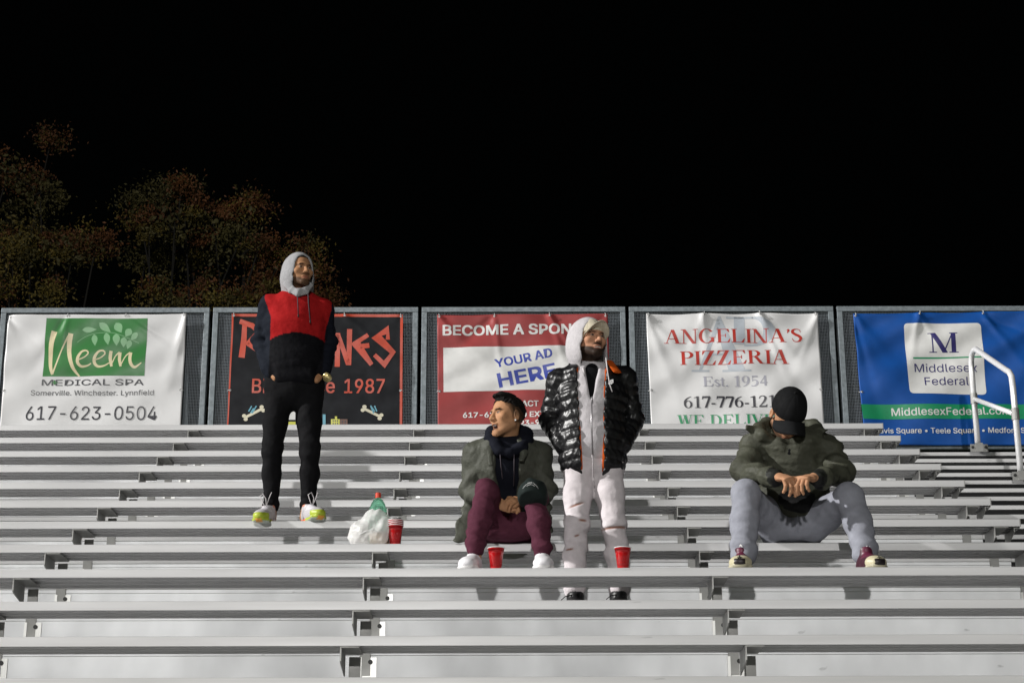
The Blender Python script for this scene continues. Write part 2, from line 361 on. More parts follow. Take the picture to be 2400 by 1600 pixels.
# roman capitals and figures, cap height 1; each returns (pieces, advance)
TK, TN = .17, .045
def rect(x0, x1, y0, y1): return poly([(x0, y0), (x1, y0), (x1, y1), (x0, y1)])
def para(x0, x1, w, y0=0, y1=1): return poly([(x0, y0), (x0+w, y0), (x1+w, y1), (x1, y1)])
def serif(x, y, w=.32, up=True): h = TN; return rect(x-w/2, x+w/2, y, y+h) if up else rect(x-w/2, x+w/2, y-h, y)
def stem(x, y0=0, y1=1): return [rect(x, x+TK, y0, y1), serif(x+TK/2, y0), serif(x+TK/2, y1, up=False)]
ROMAN = {
 'A': ([para(.08, .40, .05, 0, 1), para(.64, .36, .19, 0, 1), rect(.2, .68, .30, .30+TN), serif(.1, 0, .26), serif(.74, 0, .36)], .92),
 'N': ([rect(.12, .12+.055, 0, 1), para(.62, .06, .19, 0, 1), rect(.76, .815, 0, 1), serif(.15, 0, .28), serif(.10, 1, .2, False), serif(.79, 1, .28, False)], .95),
 'G': ([bowl(.47, .5, .44, .52, 40, 320, TN, .18), rect(.70, .70+TK, .06, .42), serif(.785, .42, .34, False)], .98),
 'E': (stem(.1) + [rect(.1, .72, 0, TN), rect(.1, .70, 1-TN, 1), rect(.1, .52, .49, .49+TN), poly([(.72, 0), (.78, .27), (.74, .27), (.60, .04)]), poly([(.70, 1), (.73, .76), (.69, .76), (.58, .96)]), rect(.5, .545, .38, .64)], .82),
 'L': (stem(.1) + [rect(.1, .70, 0, TN), poly([(.70, 0), (.77, .30), (.73, .30), (.56, .04)])], .80),
 'I': (stem(.1), .37),
 '’': ([stroke([(.10, .95), (.16, .86), (.08, .68)], [.14, .13, .03], 4)], .26),
 'S': ([stroke([(.56, .74), (.50, .92), (.33, .97), (.15, .90), (.12, .73), (.27, .57), (.45, .45), (.55, .28), (.47, .09), (.31, .03), (.15, .08), (.08, .28)],
               [.03, .05, .06, .13, .17, .18, .18, .17, .13, .06, .05, .03], 3)], .66),
 'P': (stem(.1) + [bowl(.36, .73, .36, .27, -90, 90, TN, .17), rect(.2, .37, .46, .46+TN), rect(.2, .37, 1-TN, 1)], .76),
 'R': (stem(.1) + [bowl(.36, .75, .34, .25, -90, 90, TN, .17), rect(.2, .37, .50, .50+TN), rect(.2, .37, 1-TN, 1), para(.66, .36, .19, 0, .5), serif(.80, 0, .26)], .93),
 'Z': ([para(.06, .50, .20, 0, 1), rect(.06, .72, 0, TN), rect(.08, .70, 1-TN, 1), poly([(.72, 0), (.78, .30), (.74, .30), (.58, .04)]), poly([(.08, 1), (.05, .72), (.09, .72), (.22, .96)])], .80),
 'W': ([para(.26, .04, .18, 0, 1), para(.30, .50, .05, 0, 1), para(.66, .44, .18, 0, 1), para(.72, .92, .05, 0, 1), serif(.12, 1, .3, False), serif(.53, 1, .3, False), serif(.95, 1, .24, False)], 1.1),
 'D': (stem(.1) + [bowl(.36, .5, .46, .5, -90, 90, TN, .18), rect(.2, .37, 0, TN), rect(.2, .37, 1-TN, 1)], .88),
 'V': ([para(.36, .06, .19, 0, 1), para(.42, .72, .05, 0, 1), serif(.15, 1, .34, False), serif(.75, 1, .24, False)], .90),
 'M': ([rect(.13, .18, 0, 1), para(.50, .08, .20, 0, 1), para(.52, .88, .05, 0, 1), rect(.84, .84+TK, 0, 1), serif(.155, 0, .28), serif(.925, 0, .34), serif(.10, 1, .2, False), serif(.94, 1, .3, False)], 1.12),
 '6': ([bowl(.33, .32, .29, .33, 0, 360, TN, .15, 24), stroke([(.11, .36), (.13, .62), (.30, .86), (.54, .99)], [.16, .15, .09, .03], 4)], .66),
 '1': ([rect(.24, .24+TK, 0, 1), serif(.325, 0, .42), poly([(.06, .86), (.26, .88), (.41, 1), (.36, 1), (.06, .90)])], .58),
 '7': ([rect(.06, .60, .84, 1), para(.20, .48, .17, 0, .9), poly([(.06, 1), (.03, .72), (.07, .72), (.16, .86)])], .62),
 '2': ([stroke([(.08, .74), (.16, .92), (.32, .97), (.48, .88), (.50, .70), (.36, .42), (.10, .08)], [.04, .08, .06, .14, .17, .12, .05], 4), rect(.07, .60, 0, .13), poly([(.60, 0), (.63, .24), (.59, .24), (.48, .1)])], .66),
 '5': ([rect(.14, .56, .86, 1), rect(.14, .19, .48, .98), stroke([(.16, .52), (.32, .60), (.48, .50), (.52, .30), (.42, .10), (.24, .02), (.08, .07)], [.03, .06, .12, .17, .14, .06, .10], 4)], .66),
 '4': ([rect(.36, .36+.15, 0, 1), rect(.04, .60, .25, .35), poly([(.04, .30), (.09, .30), (.42, .88), (.42, 1)])], .64),
 '9': ([bowl(.33, .68, .29, .33, 0, 360, TN, .15, 24), stroke([(.55, .64), (.53, .38), (.36, .14), (.12, .01)], [.16, .15, .09, .03], 4)], .66),
 '-': ([rect(.05, .33, .28, .40)], .38), '.': ([bowl(.11, .07, .08, .08, 0, 360, .079, .079, 12)], .24), ' ': ([], .34),
 's': ([stroke([(.37, .50), (.30, .64), (.18, .66), (.09, .56), (.13, .43), (.31, .30), (.38, .17), (.30, .05), (.18, .03), (.07, .18)], [.03, .05, .08, .12, .13, .14, .13, .09, .05, .03], 3)], .44),
 't': ([rect(.12, .25, .10, .86), rect(.02, .36, .60, .66), stroke([(.185, .12), (.24, .04), (.36, .08)], [.13, .09, .03], 3)], .40),
}
ROMAN["'"] = ROMAN['’']
def roman(body):
    x = 0; V = []; F = []
    for ch in body:
        pcs, adv = ROMAN[ch]
        for v, f in pcs:
            b = sum(len(q) for q in V); V.append(v+np.array([x, 0])); F += [tuple(i+b for i in q) for q in f]
        x += adv
    return np.vstack(V), F
class Banner:
    def __init__(s, name, corners, m, label, seed, amp):
        s.c = [at(px, py, YB) for px, py in corners]           # TL TR BR BL
        s.amp = amp; s.seed = seed; rg = random.Random(seed)
        s.folds = []
        tl, tr, br, bl = s.c
        W = tr[0]-tl[0]; Hh = tl[2]-bl[2]
        for px_ in (0, .33, .66, 1.0):                          # folds that fan out from the upper ties
            for q in range(2):
                a = math.radians(rg.uniform(-75, -25) if px_ > .6 else rg.uniform(-150, -95) if px_ < .3 and q else rg.uniform(-140, -40))
                if px_ == 0: a = math.radians(rg.uniform(-80, -30))
                if px_ == 1.: a = math.radians(rg.uniform(-150, -100))
                s.folds.append((tl[0]+px_*W, tl[2]-.01, math.cos(a), math.sin(a), rg.uniform(.03, .06), rg.uniform(.5, 1.)*(1 if rg.random() < .7 else -1), rg.uniform(.25, .6)))
        s.ph = [rg.uniform(0, 6) for _ in range(6)]
        s.org = np.array([(tl[0]+tr[0])/2, YB, tl[2]])
        n, mm_ = 130, 96
        U, Vv = np.meshgrid(np.linspace(0, 1, n), np.linspace(0, 1, mm_))
        P = (1-U)[..., None]*(1-Vv)[..., None]*tl + U[..., None]*(1-Vv)[..., None]*tr + U[..., None]*Vv[..., None]*br + (1-U)[..., None]*Vv[..., None]*bl
        X, Z = P[..., 0], P[..., 2].copy()
        Z += -.006*np.sin(U*math.pi*3)**2*(1-Vv)               # edge sags between ties
        Y = s.depth(X, Z)
        vs = np.stack([X, Y, Z], -1).reshape(-1, 3)-s.org
        fs = [(j*n+i, (j+1)*n+i, (j+1)*n+i+1, j*n+i+1) for j in range(mm_-1) for i in range(n-1)]
        me = bpy.data.meshes.new(name); me.from_pydata(vs.tolist(), [], fs); me.shade_smooth()
        s.o = link(name, me, M[m], None, s.org)
        so = s.o.modifiers.new('thickness', 'SOLIDIFY'); so.thickness = .001; so.offset = -1
        tag(s.o, label, 'banner', 'advertising banners tied to the guard fence')
        s.k = 0
        # ties and grommets
        gm = MB(); tm = MB()
        spots = [(.012, .015), (.335, .012), (.66, .012), (.988, .015), (.010, .60), (.990, .60)]
        for u, v in spots:
            p = (1-u)*(1-v)*tl+u*(1-v)*tr+u*v*br+(1-u)*v*bl; y = s.depth(p[0], p[2])
            c = np.array([p[0], y-.003, p[2]])-s.org
            g = MB()
            for k in range(12):
                a, b = 2*math.pi*k/12, 2*math.pi*(k+1)/12
                g.add([c+(.011*math.cos(a), 0, .011*math.sin(a)), c+(.011*math.cos(b), 0, .011*math.sin(b)), c+(.004*math.cos(b), -.001, .004*math.sin(b)), c+(.004*math.cos(a), -.001, .004*math.sin(a))], [(0, 1, 2, 3)])
            go = g.build('grommet', M['grommet'], s.o)
            dx = (-.025 if u < .1 else .025) if v > .3 else random.uniform(-.006, .006); dz = .03 if v < .3 else 0
            MB().tube([c+(0, -.003, 0), c+(dx*.5, -.006, dz*.6), c+(dx, .02, dz)], .0022, 6).build('zip_tie', M['tie'], s.o)
    def depth(s, x, z):
        y = np.zeros_like(x, dtype=float)
        tl = s.c[0]
        for fx, fz, cx, cz, wd, a, ln in s.folds:
            t = (x-fx)*cx+(z-fz)*cz; d = (x-fx)*-cz+(z-fz)*cx
            wloc = np.maximum(.028, wd*(.45+np.clip(t, 0, 2)*1.3))
            y = y + a*np.exp(-(d/wloc)**2)*np.exp(-np.clip(t, 0, 9)/ln)*np.where(t > 0, 1, np.exp(-(t/.03)**2))
        y = y+.5*np.sin(x*7+z*9+s.ph[0]+1.5*np.sin(x*3+s.ph[1]))+.35*np.sin(x*11-z*13+s.ph[2]+2*np.sin(z*4+s.ph[3]))+.5*np.sin(x*3.1+z*2+s.ph[4])
        return YB - s.amp*(y+.6)
    def put(s, V, F, m, name='lettering'):
        """lay flat artwork given in world x, z on the banner's own surface"""
        s.k += 1; off = .0009 + .00022*s.k
        used = sorted({i for f in F for i in f}); mp_ = {q: i for i, q in enumerate(used)}; V = V[used]; F = [tuple(mp_[i] for i in f) for f in F]
        bm = bmesh.new(); vs = [bm.verts.new((float(a), 0, float(b))) for a, b in V[:, :2]]
        ex = V[:, 2] if V.shape[1] > 2 else None
        if ex is not None:
            for v_, e_ in zip(vs, ex): v_.co.y = -e_
        for f in F:
            try: bm.faces.new([vs[i] for i in f])
            except ValueError: pass
        lo, hi = V[:, :2].min(0), V[:, :2].max(0)
        for ax, nn in ((0, (1, 0, 0)), (1, (0, 0, 1))):
            q = lo[ax]+.014
            while q < hi[ax]:
                bmesh.ops.bisect_plane(bm, geom=bm.verts[:]+bm.edges[:]+bm.faces[:], plane_co=(q, 0, 0) if ax == 0 else (0, 0, q), plane_no=nn, dist=1e-6); q += .014
        for v in bm.verts:
            v.co.y += float(s.depth(np.array(v.co.x), np.array(v.co.z))) - off - s.org[1]
            v.co.x -= s.org[0]; v.co.z -= s.org[2]
        bmesh.ops.recalc_face_normals(bm, faces=bm.faces[:])
        for f in bm.faces:
            if f.normal.y > 0: f.normal_flip()
        me = bpy.data.meshes.new(name); bm.to_mesh(me); bm.free(); me.shade_smooth()
        return link(name, me, M[m], s.o)
    def w(s, px, py): p = at(px, py, YB); return np.array([p[0], p[2]])
    def text(s, body, a, b, cap, m, font='sans', bold=0., name='lettering', split=False):
        """lettering from baseline point a to baseline point b (survey pixels), cap height in pixels"""
        V, F = (text_mesh(body) if font == 'sans' else roman(body))
        if font == 'sans': V = V/_cap
        A, B = s.w(*a), s.w(*b); e = B-A; hh = cap*np.linalg.norm(e)/math.hypot(b[0]-a[0], b[1]-a[1])
        e2 = np.array([-e[1], e[0]])/np.linalg.norm(e)*hh
        x0, x1 = V[:, 0].min(), V[:, 0].max()
        P = A + ((V[:, :1]-x0)/(x1-x0))*e + V[:, 1:2]*e2
        if bold:                                   # heavier weight: overlaid copies a hair apart
            u = e/np.linalg.norm(e); q = e2*bold*1.6; Q = []; G = []; j = 0
            for dx, dz in ((-1, .6), (1, -.6), (1, .6), (-1, -.6), (0, 0)):
                Q.append(np.column_stack([P+u*np.linalg.norm(q)*dx+q*dz, np.full(len(P), .00004*j)])); G += [tuple(i+len(P)*j for i in f) for f in F]; j += 1
            return s.put(np.vstack(Q), G, m, name)
        if split:                                  # each word a part of its own
            xs = sorted((min(P[i, 0] for i in f), max(P[i, 0] for i in f), k) for k, f in enumerate(F)); grp = [[]]; end = None
            for a_, b_, k in xs:
                if end is not None and a_-end > .30*hh and len(grp) < 3: grp.append([])
                grp[-1].append(k); end = b_ if end is None else max(end, b_)
            for g_ in grp: s.put(P, [F[k] for k in g_], m, name)
            return
        return s.put(P, F, m, name)
    def art(s, pieces, T, m, name):
        V = []; F = []; b = 0
        for v, f in pieces:
            V.append(np.array([s.w(*T(*p)) for p in v])); F += [tuple(i+b for i in q) for q in f]; b += len(v)
        return s.put(np.vstack(V), F, m, name)
def zt(sc, ox, oy): return lambda x, y: (ox+x/sc, oy+y/sc)

b1 = Banner('banner', [(19.8, 738), (437.5, 736), (422, 1036), (-3, 1036)], 'vinyl', 'white vinyl banner with a green logo square and a phone number, leftmost on the fence', 5, .015)
T = zt(3.794, 0, 680)
b1.art([poly([(418, 253), (1315, 253), (1287, 765), (380, 768)])], T, 'green', 'logo_panel')
leaf = []
for (x0, y0, x1, y1, wd) in ((735, 358, 862, 350, 26), (840, 395, 850, 500, 28), (885, 292, 985, 375, 34), (945, 380, 965, 492, 30), (1030, 290, 1082, 380, 40), (1035, 388, 1040, 498, 34), (1165, 345, 1118, 415, 34), (1105, 420, 1100, 510, 30), (1222, 378, 1165, 448, 26), (1160, 445, 1135, 525, 26)):
    n = 7; leaf.append(stroke([(x0+(x1-x0)*k/n, y0+(y1-y0)*k/n) for k in range(n+1)], [max(1, 1.9*wd*math.sin(math.pi*(k/n)**.75)) for k in range(n+1)]))
leaf.append(stroke([(690, 470), (760, 420), (860, 385), (1000, 380), (1120, 420), (1235, 470)], 4, 4))
b1.art(leaf, T, 'leaf', 'leaf_logo')
b1.art([stroke([(490, 372), (462, 480), (450, 600), (452, 690), (468, 752)], [52, 44, 36, 30, 22], 4), stroke([(468, 748), (520, 610), (580, 480), (628, 395)], [16, 12, 12, 24], 4), stroke([(636, 392), (622, 480), (622, 580), (650, 690), (708, 768)], [44, 42, 38, 30, 12], 4),
        stroke([(690, 628), (750, 606), (790, 570), (775, 545), (735, 552), (700, 600), (696, 650), (728, 682), (780, 676), (815, 655)], [10, 10, 12, 14, 18, 26, 28, 22, 14, 8], 4),
        stroke([(838, 628), (898, 606), (938, 570), (923, 545), (883, 552), (848, 600), (844, 650), (876, 682), (930, 676), (975, 650)], [10, 10, 12, 14, 18, 26, 28, 22, 14, 8], 4),
        stroke([(992, 545), (984, 610), (996, 684)], [28, 30, 22], 4), stroke([(998, 660), (1030, 590), (1066, 556)], [10, 10, 16], 4), stroke([(1070, 556), (1066, 620), (1078, 684)], [28, 28, 20], 4),
        stroke([(1082, 664), (1120, 590), (1160, 556)], [10, 10, 16], 4), stroke([(1166, 556), (1158, 610), (1170, 664), (1205, 690), (1262, 648)], [28, 28, 28, 22, 6], 4)], T, 'cream', 'lettering')
b1.text('MEDICAL SPA', (98.3, 903.5), (337.4, 903.5), 14.2, 'gray', bold=.012)
b1.art([rect(462, 512, 816, 826), rect(478, 494, 800, 840)], T, 'green', 'plus_mark')
b1.text('Somerville. Winchester. Lynnfield', (72.5, 927), (361, 927), 12.4, 'gray', split=True)
b1.text('617-623-0504', (59.3, 984.4), (367, 984.4), 33, 'ink')

b2 = Banner('banner', [(544, 735.7), (944, 735.7), (941, 1036), (529, 1036)], 'vinyl_black', 'black banner with red border and jagged red lettering behind the hooded man', 8, .007)
T = zt(5.407, 530, 720)
b2.art([poly([(75, 88), (2240, 88), (2236, 122), (96, 122)]), poly([(76, 88), (98, 122), (22, 1600), (2, 1700)]), poly([(2240, 88), (2230, 1700), (2198, 1700), (2206, 120)])], T, 'orange', 'border')
b2.art([stroke([(175, 180), (330, 235), (430, 330), (260, 470)], [60, 66, 60, 50]), stroke([(236, 210), (225, 420), (198, 640)], [60, 70, 80]), stroke([(255, 450), (420, 560), (545, 625)], [50, 60, 60]),
        stroke([(700, 260), (560, 270), (560, 600), (710, 590)], 58), stroke([(560, 430), (680, 420)], 54), stroke([(780, 260), (790, 620)], 60), stroke([(770, 270), (920, 420), (780, 620)], 58),
        stroke([(970, 280), (980, 680)], 60), stroke([(960, 290), (1080, 370), (985, 460), (1100, 570), (970, 670)], 56), stroke([(1240, 330), (1150, 500), (1230, 680), (1330, 500), (1235, 320)], 56),
        stroke([(1408, 755), (1418, 330)], [66, 58]), stroke([(1415, 340), (1550, 725)], [56, 62]), stroke([(1556, 735), (1566, 280)], [60, 66]),
        stroke([(1800, 350), (1640, 455), (1845, 730)], [52, 62, 54]), stroke([(1690, 500), (1815, 484)], 62),
        stroke([(2048, 410), (2045, 285), (1905, 375), (2115, 575), (2005, 725), (1880, 605)], [54, 60, 66, 66, 66, 54])], T, 'orange', 'lettering')
b2.text('BBQ Since', (591, 920.7), (784, 920.7), 34, 'orange', bold=.012)
b2.text('1987', (807.4, 921), (900.8, 921), 34, 'orange', bold=.012)
def bone(x0, y0, x1, y1):
    d = np.array([x1-x0, y1-y0])/math.hypot(x1-x0, y1-y0); n = np.array([-d[1], d[0]])
    o = [stroke([(x0, y0), (x1, y1)], 34)]
    for p, q in (((x0, y0), -1), ((x1, y1), 1)):
        for sg in (-1, 1): c = np.array(p)+n*24*sg+d*q*8; o.append(poly(arcpts(c[0], c[1], 27, 24, 0, 340, 14)))
    return o
b2.art(bone(245, 1392, 455, 1290) + bone(1750, 1285, 1950, 1385), T, 'bone', 'bone_drawing')
b2.art([stroke([(x, y), (x+dx, y+dy)], wq) for x, y, dx, dy, wq in ((285, 1320, 40, -70, 16), (310, 1340, 40, -60, 16), (330, 1345, 55, -95, 16), (1885, 1320, -55, -75, 16), (1870, 1345, -35, -85, 16), (1910, 1320, -30, -75, 16))], T, 'sky', 'wing_drawing')
b2.art([rect(1330, 1440, 1420, 1600), rect(1380, 1408, 1385, 1420), rect(770, 880, 1450, 1600)], T, 'yellow', 'skyline_drawing')
b2.art([rect(1443, 1540, 1420, 1600)], T, 'brown', 'skyline_drawing'); b2.art([rect(1226, 1262, 1360, 1600)], T, 'sky', 'skyline_drawing'); b2.art([rect(785, 878, 1310, 1425)], T, 'white', 'skyline_drawing')
b2.art([rect(1350+28*i, 1364+28*i, 1432+34*j, 1450+34*j) for i in range(3) for j in range(3)] + [rect(1468+36*i, 1482+36*i, 1440+34*j, 1462+34*j) for i in range(2) for j in range(3)], T, 'ink', 'skyline_windows')

b3 = Banner('banner', [(1025, 739), (1424, 735), (1433, 1036), (1026.5, 1036)], 'vinyl_red', 'maroon banner with a white panel and slanted blue lettering, in the middle of the fence', 21, .015)
T = zt(4.2, 980, 700)
b3.art([poly([(248, 485), (1830, 458), (1834, 890), (250, 915)])], T, 'white', 'white_panel')
b3.text('BECOME A SPONSOR', (1038.8, 787), (1416, 781), 24, 'white', bold=.030)
b3.text('YOUR AD', (1163, 863), (1295, 836.5), 20.5, 'blue', bold=.028)
b3.text('HERE', (1172, 908.3), (1304, 882), 32, 'blue', bold=.036)
b3.text('CONTACT', (1168, 953.5), (1262, 952.6), 13, 'white', bold=.026); b3.text('INFO', (1276, 952.5), (1333, 952), 13, 'white', bold=.026)
b3.text('617-625-6600 EXT', (1085.5, 978.6), (1277, 977), 12.6, 'white', bold=.028)
b3.text('617-623-9100', (1160, 997.5), (1300, 996.5), 12.6, 'white', bold=.028)

b4 = Banner('banner', [(1514, 737.4), (1915.7, 734), (1933, 1036), (1528.5, 1036)], 'vinyl', 'white banner with red roman lettering over a big pale monogram', 33, .016)
T = zt(4.3556, 1460, 680)
b4.art([poly([(770, 830), (800, 830), (1000, 330), (970, 268)]), poly([(985, 265), (945, 390), (1080, 830), (1250, 830)]), rect(700, 880, 815, 835), rect(1015, 1305, 815, 835), rect(850, 1060, 650, 668),
        rect(1130, 1245, 275, 660) if False else rect(1130, 1240, 275, 560), rect(1050, 1330, 275, 295)] + [bowl(1300, 425, 250, -152, -90, 90, -20, 120), rect(1235, 1302, 557, 577)], T, 'silver', 'monogram')
b4.text('ANGELINA’S', (1556, 805.5), (1880, 803.5), 34, 'red', 'roman')
b4.text('PIZZERIA', (1594.8, 856), (1849.6, 853), 34, 'red', 'roman')
b4.text('Est. 1954', (1648, 907), (1798.6, 905), 25, 'pale', 'roman', split=True)
b4.text('617-776-1212', (1602.8, 956.5), (1841, 954), 27.5, 'ink', 'roman')
b4.text('WE DELIVER', (1587.4, 999.5), (1850, 997.5), 28, 'kelly', 'roman', split=True)

b5 = Banner('banner', [(1999, 736), (2460, 728), (2470, 1043), (2026, 1044)], 'vinyl_blue', 'blue banner with a rounded white panel and a green band, behind the handrail', 44, .018)
T = zt(3.733, 1940, 680)
q = [(660, 295), (1335, 290), (1392, 912), (715, 905)]; rc = []
for i in range(4):
    p, a, b = np.array(q[i]), np.array(q[i-1]), np.array(q[(i+1) % 4]); ua = (a-p)/np.linalg.norm(a-p); ub = (b-p)/np.linalg.norm(b-p)
    for t in np.linspace(0, 1, 6): rc.append(tuple(p+ua*38*(1-t)**2+ub*38*t**2))
b5.art([poly(rc)], T, 'white', 'white_panel')
b5.art([poly([(287, 1003), (1950, 994), (1955, 1124), (304, 1131)])], T, 'band', 'green_band')
b5.text('M', (2177, 826.8), (2247, 826), 48, 'navy', 'roman')
b5.art([poly([(745, 588), (1345, 580), (1346, 592), (746, 602)])], T, 'band', 'rule_line')
b5.text('Middlesex', (2144, 871.5), (2291, 871), 20, 'navy')
b5.text('Federal', (2167.7, 903), (2272, 901.5), 20, 'navy')
b5.text('MiddlesexFederal.com', (2090, 974.7), (2368.6, 971), 18, 'white', bold=.012)
b5.text('Davis Square • Teele Square • Medford Square', (2049, 1016), (2452, 1014), 12.5, 'white', bold=.012)
# ------------------------------------------------------------------ trees behind the fence
def tree(px, Y, blobs, n, mats, label, seed, leaf=.034):
    rg = np.random.default_rng(seed)
    base = at(px, 900, Y); base[2] = 0.
    t = empty('tree', base, label, 'tree', 'autumn trees behind the fence')
    V = [[] for _ in mats]; nb = len(blobs)
    limbs = MB(); top = np.array([0, 0, 5.0])
    limbs.tube([(0, 0, -.2), (.05, 0, 2.5), (0, .05, 5.0)], [.20, .15, .09], 10)
    for (bx, by, br, dY, mw, dens) in blobs:
        c = at(bx, by, Y+dY)-base; r = br/CAM_F*(Y+dY)*.95
        mid = (top+c)/2+rg.normal(0, .35, 3)
        m1_ = top+(c-top)*.35+rg.normal(0, .5, 3); limbs.tube([top, m1_, (m1_+c)/2+rg.normal(0, .3, 3), c], [.06, .04, .025, .012], 6)
        # twigs and leaf clusters
        ncl = int(max(7, n*6.5*dens*(r**2)/9))
        for _ in range(ncl):
            d = rg.normal(size=3); d /= np.linalg.norm(d); rr = r*rg.uniform(.25, 1.08)**.6
            cc = c+d*rr*np.array([1.05, .9, .85])
            if rg.random() < .3: limbs.tube([c+(cc-c)*.25, (c+cc)/2+rg.normal(0, .12, 3), cc+(cc-c)*.12], [.016, .010, .005], 4, cap=False)
            cs = rg.uniform(.15, .40); k = int(rg.integers(80, 170)); mi = rg.choice(len(mats), p=mw)
            P = cc+rg.normal(0, cs*.5, (k, 3))*np.array([1, 1, .7])
            for p in P:
                a = rg.normal(size=3); a /= np.linalg.norm(a); b = np.cross(a, rg.normal(size=3)); b /= np.linalg.norm(b)
                s_ = leaf*rg.uniform(.6, 1.3)
                V[mi].append((p-a*s_, p+b*s_*.45, p+a*s_, p-b*s_*.45))
        for _ in range(int(800*dens*r*r)):        # larger leaves deep inside fill the mass
            d = rg.normal(size=3); p = c+d/np.linalg.norm(d)*r*rg.uniform(0, 1)**.45*.92*np.array([1.05, .9, .85]); a = rg.normal(size=3); a /= np.linalg.norm(a); b = np.cross(a, rg.normal(size=3)); b /= np.linalg.norm(b); s_ = rg.uniform(.035, .065)
            V[2].append((p-a*s_, p+b*s_*.5, p+a*s_, p-b*s_*.5))
    trunk = limbs.build('trunk', M['bark'], t)
    crown = bpy.data.meshes.new('crown'); vs = []; fs = []; mi_ = []
    for i, q in enumerate(V):
        for quad in q: fs.append(tuple(range(len(vs), len(vs)+4))); vs += [tuple(map(float, p)) for p in quad]; mi_.append(i)
    crown.from_pydata(vs, [], fs)
    for m in mats: crown.materials.append(M[m])
    crown.polygons.foreach_set('material_index', mi_)
    link('crown', crown, None, t)
LM = ['leaf_gold', 'leaf_rust', 'leaf_olive']
g_, r_, o_ = (.7, .15, .15), (.12, .68, .2), (.12, .25, .63)
tree(60, 31, [(20, 400, 70, 0, r_, .8), (120, 325, 28, .5, r_, .7), (95, 450, 75, 0, o_, .7), (30, 520, 80, 1, o_, .8), (130, 560, 55, -.5, r_, .9), (70, 590, 70, -1, g_, 1.1), (170, 590, 60, -1, g_, 1.2), (225, 575, 32, -1, r_, 1.2), (10, 600, 50, -1, g_, 1.3), (100, 660, 60, 0, o_, .5), (10, 670, 45, -1, g_, 1.), (110, 700, 40, -1, g_, .9)],
     26, LM, 'taller rust and yellow autumn tree at the far left edge', 3)
tree(440, 32, [(350, 470, 60, 0, o_, 1.), (430, 455, 55, .5, o_, 1.), (425, 437, 22, 0, r_, .9), (330, 520, 55, 0, g_, .8), (410, 520, 75, -.5, o_, 1.1), (500, 520, 70, 0, r_, .9), (575, 500, 40, 0, r_, .9), (585, 475, 22, 0, r_, .8), (560, 570, 60, -.5, o_, 1.), (610, 570, 35, -.5, r_, .9), (360, 690, 45, -1.5, g_, 1.3), (400, 710, 30, -1.5, g_, 1.2), (500, 690, 40, -1.5, g_, 1.3), (560, 710, 40, -1.5, g_, 1.), (450, 620, 90, 1, o_, .5), (340, 610, 60, 1, o_, .35), (600, 650, 50, 0, r_, .6), (650, 620, 35, 0, r_, .6), (630, 690, 50, -.5, r_, .7)],
     26, LM, 'wide olive and rust autumn tree rising between spa and barbecue banners', 4)
tree(745, 33, [(722, 620, 34, 0, r_, .7), (745, 650, 28, 0, r_, .7), (712, 580, 22, 0, r_, .45), (772, 700, 20, 0, r_, .9), (745, 700, 36, .5, o_, .7)], 26, LM, 'small sparse rust coloured tree right behind the head of the hooded man', 5)

# ------------------------------------------------------------------ smooth implicit surfaces for bodies and cloth
def V3(*a): return np.array(a, float)
def unit(a): a = np.array(a, float); return a/(np.linalg.norm(a)+1e-12)
def rotm(yaw=0, pitch=0, roll=0):
    """head frame: x to the picture's right, -y the way it faces, z up; yaw turns to the picture's right, pitch > 0 looks up, roll tilts"""
    a, b, c = map(math.radians, (yaw, pitch, roll))
    Rz = np.array([[math.cos(a), -math.sin(a), 0], [math.sin(a), math.cos(a), 0], [0, 0, 1]])
    Rx = np.array([[1, 0, 0], [0, math.cos(-b), -math.sin(-b)], [0, math.sin(-b), math.cos(-b)]])
    Ry = np.array([[math.cos(c), 0, math.sin(c)], [0, 1, 0], [-math.sin(c), 0, math.cos(c)]])
    return Rz@Rx@Ry
def axis_vals(lo, hi, h, fine, hf):
    xs = [lo]
    while xs[-1] < hi:
        x = xs[-1]; st = hf if any(a <= x <= b for a, b in fine) else h
        for a, b in fine:
            if x < a < x+st: st = max(a-x, hf)
        xs.append(x+st)
    return np.array(xs)
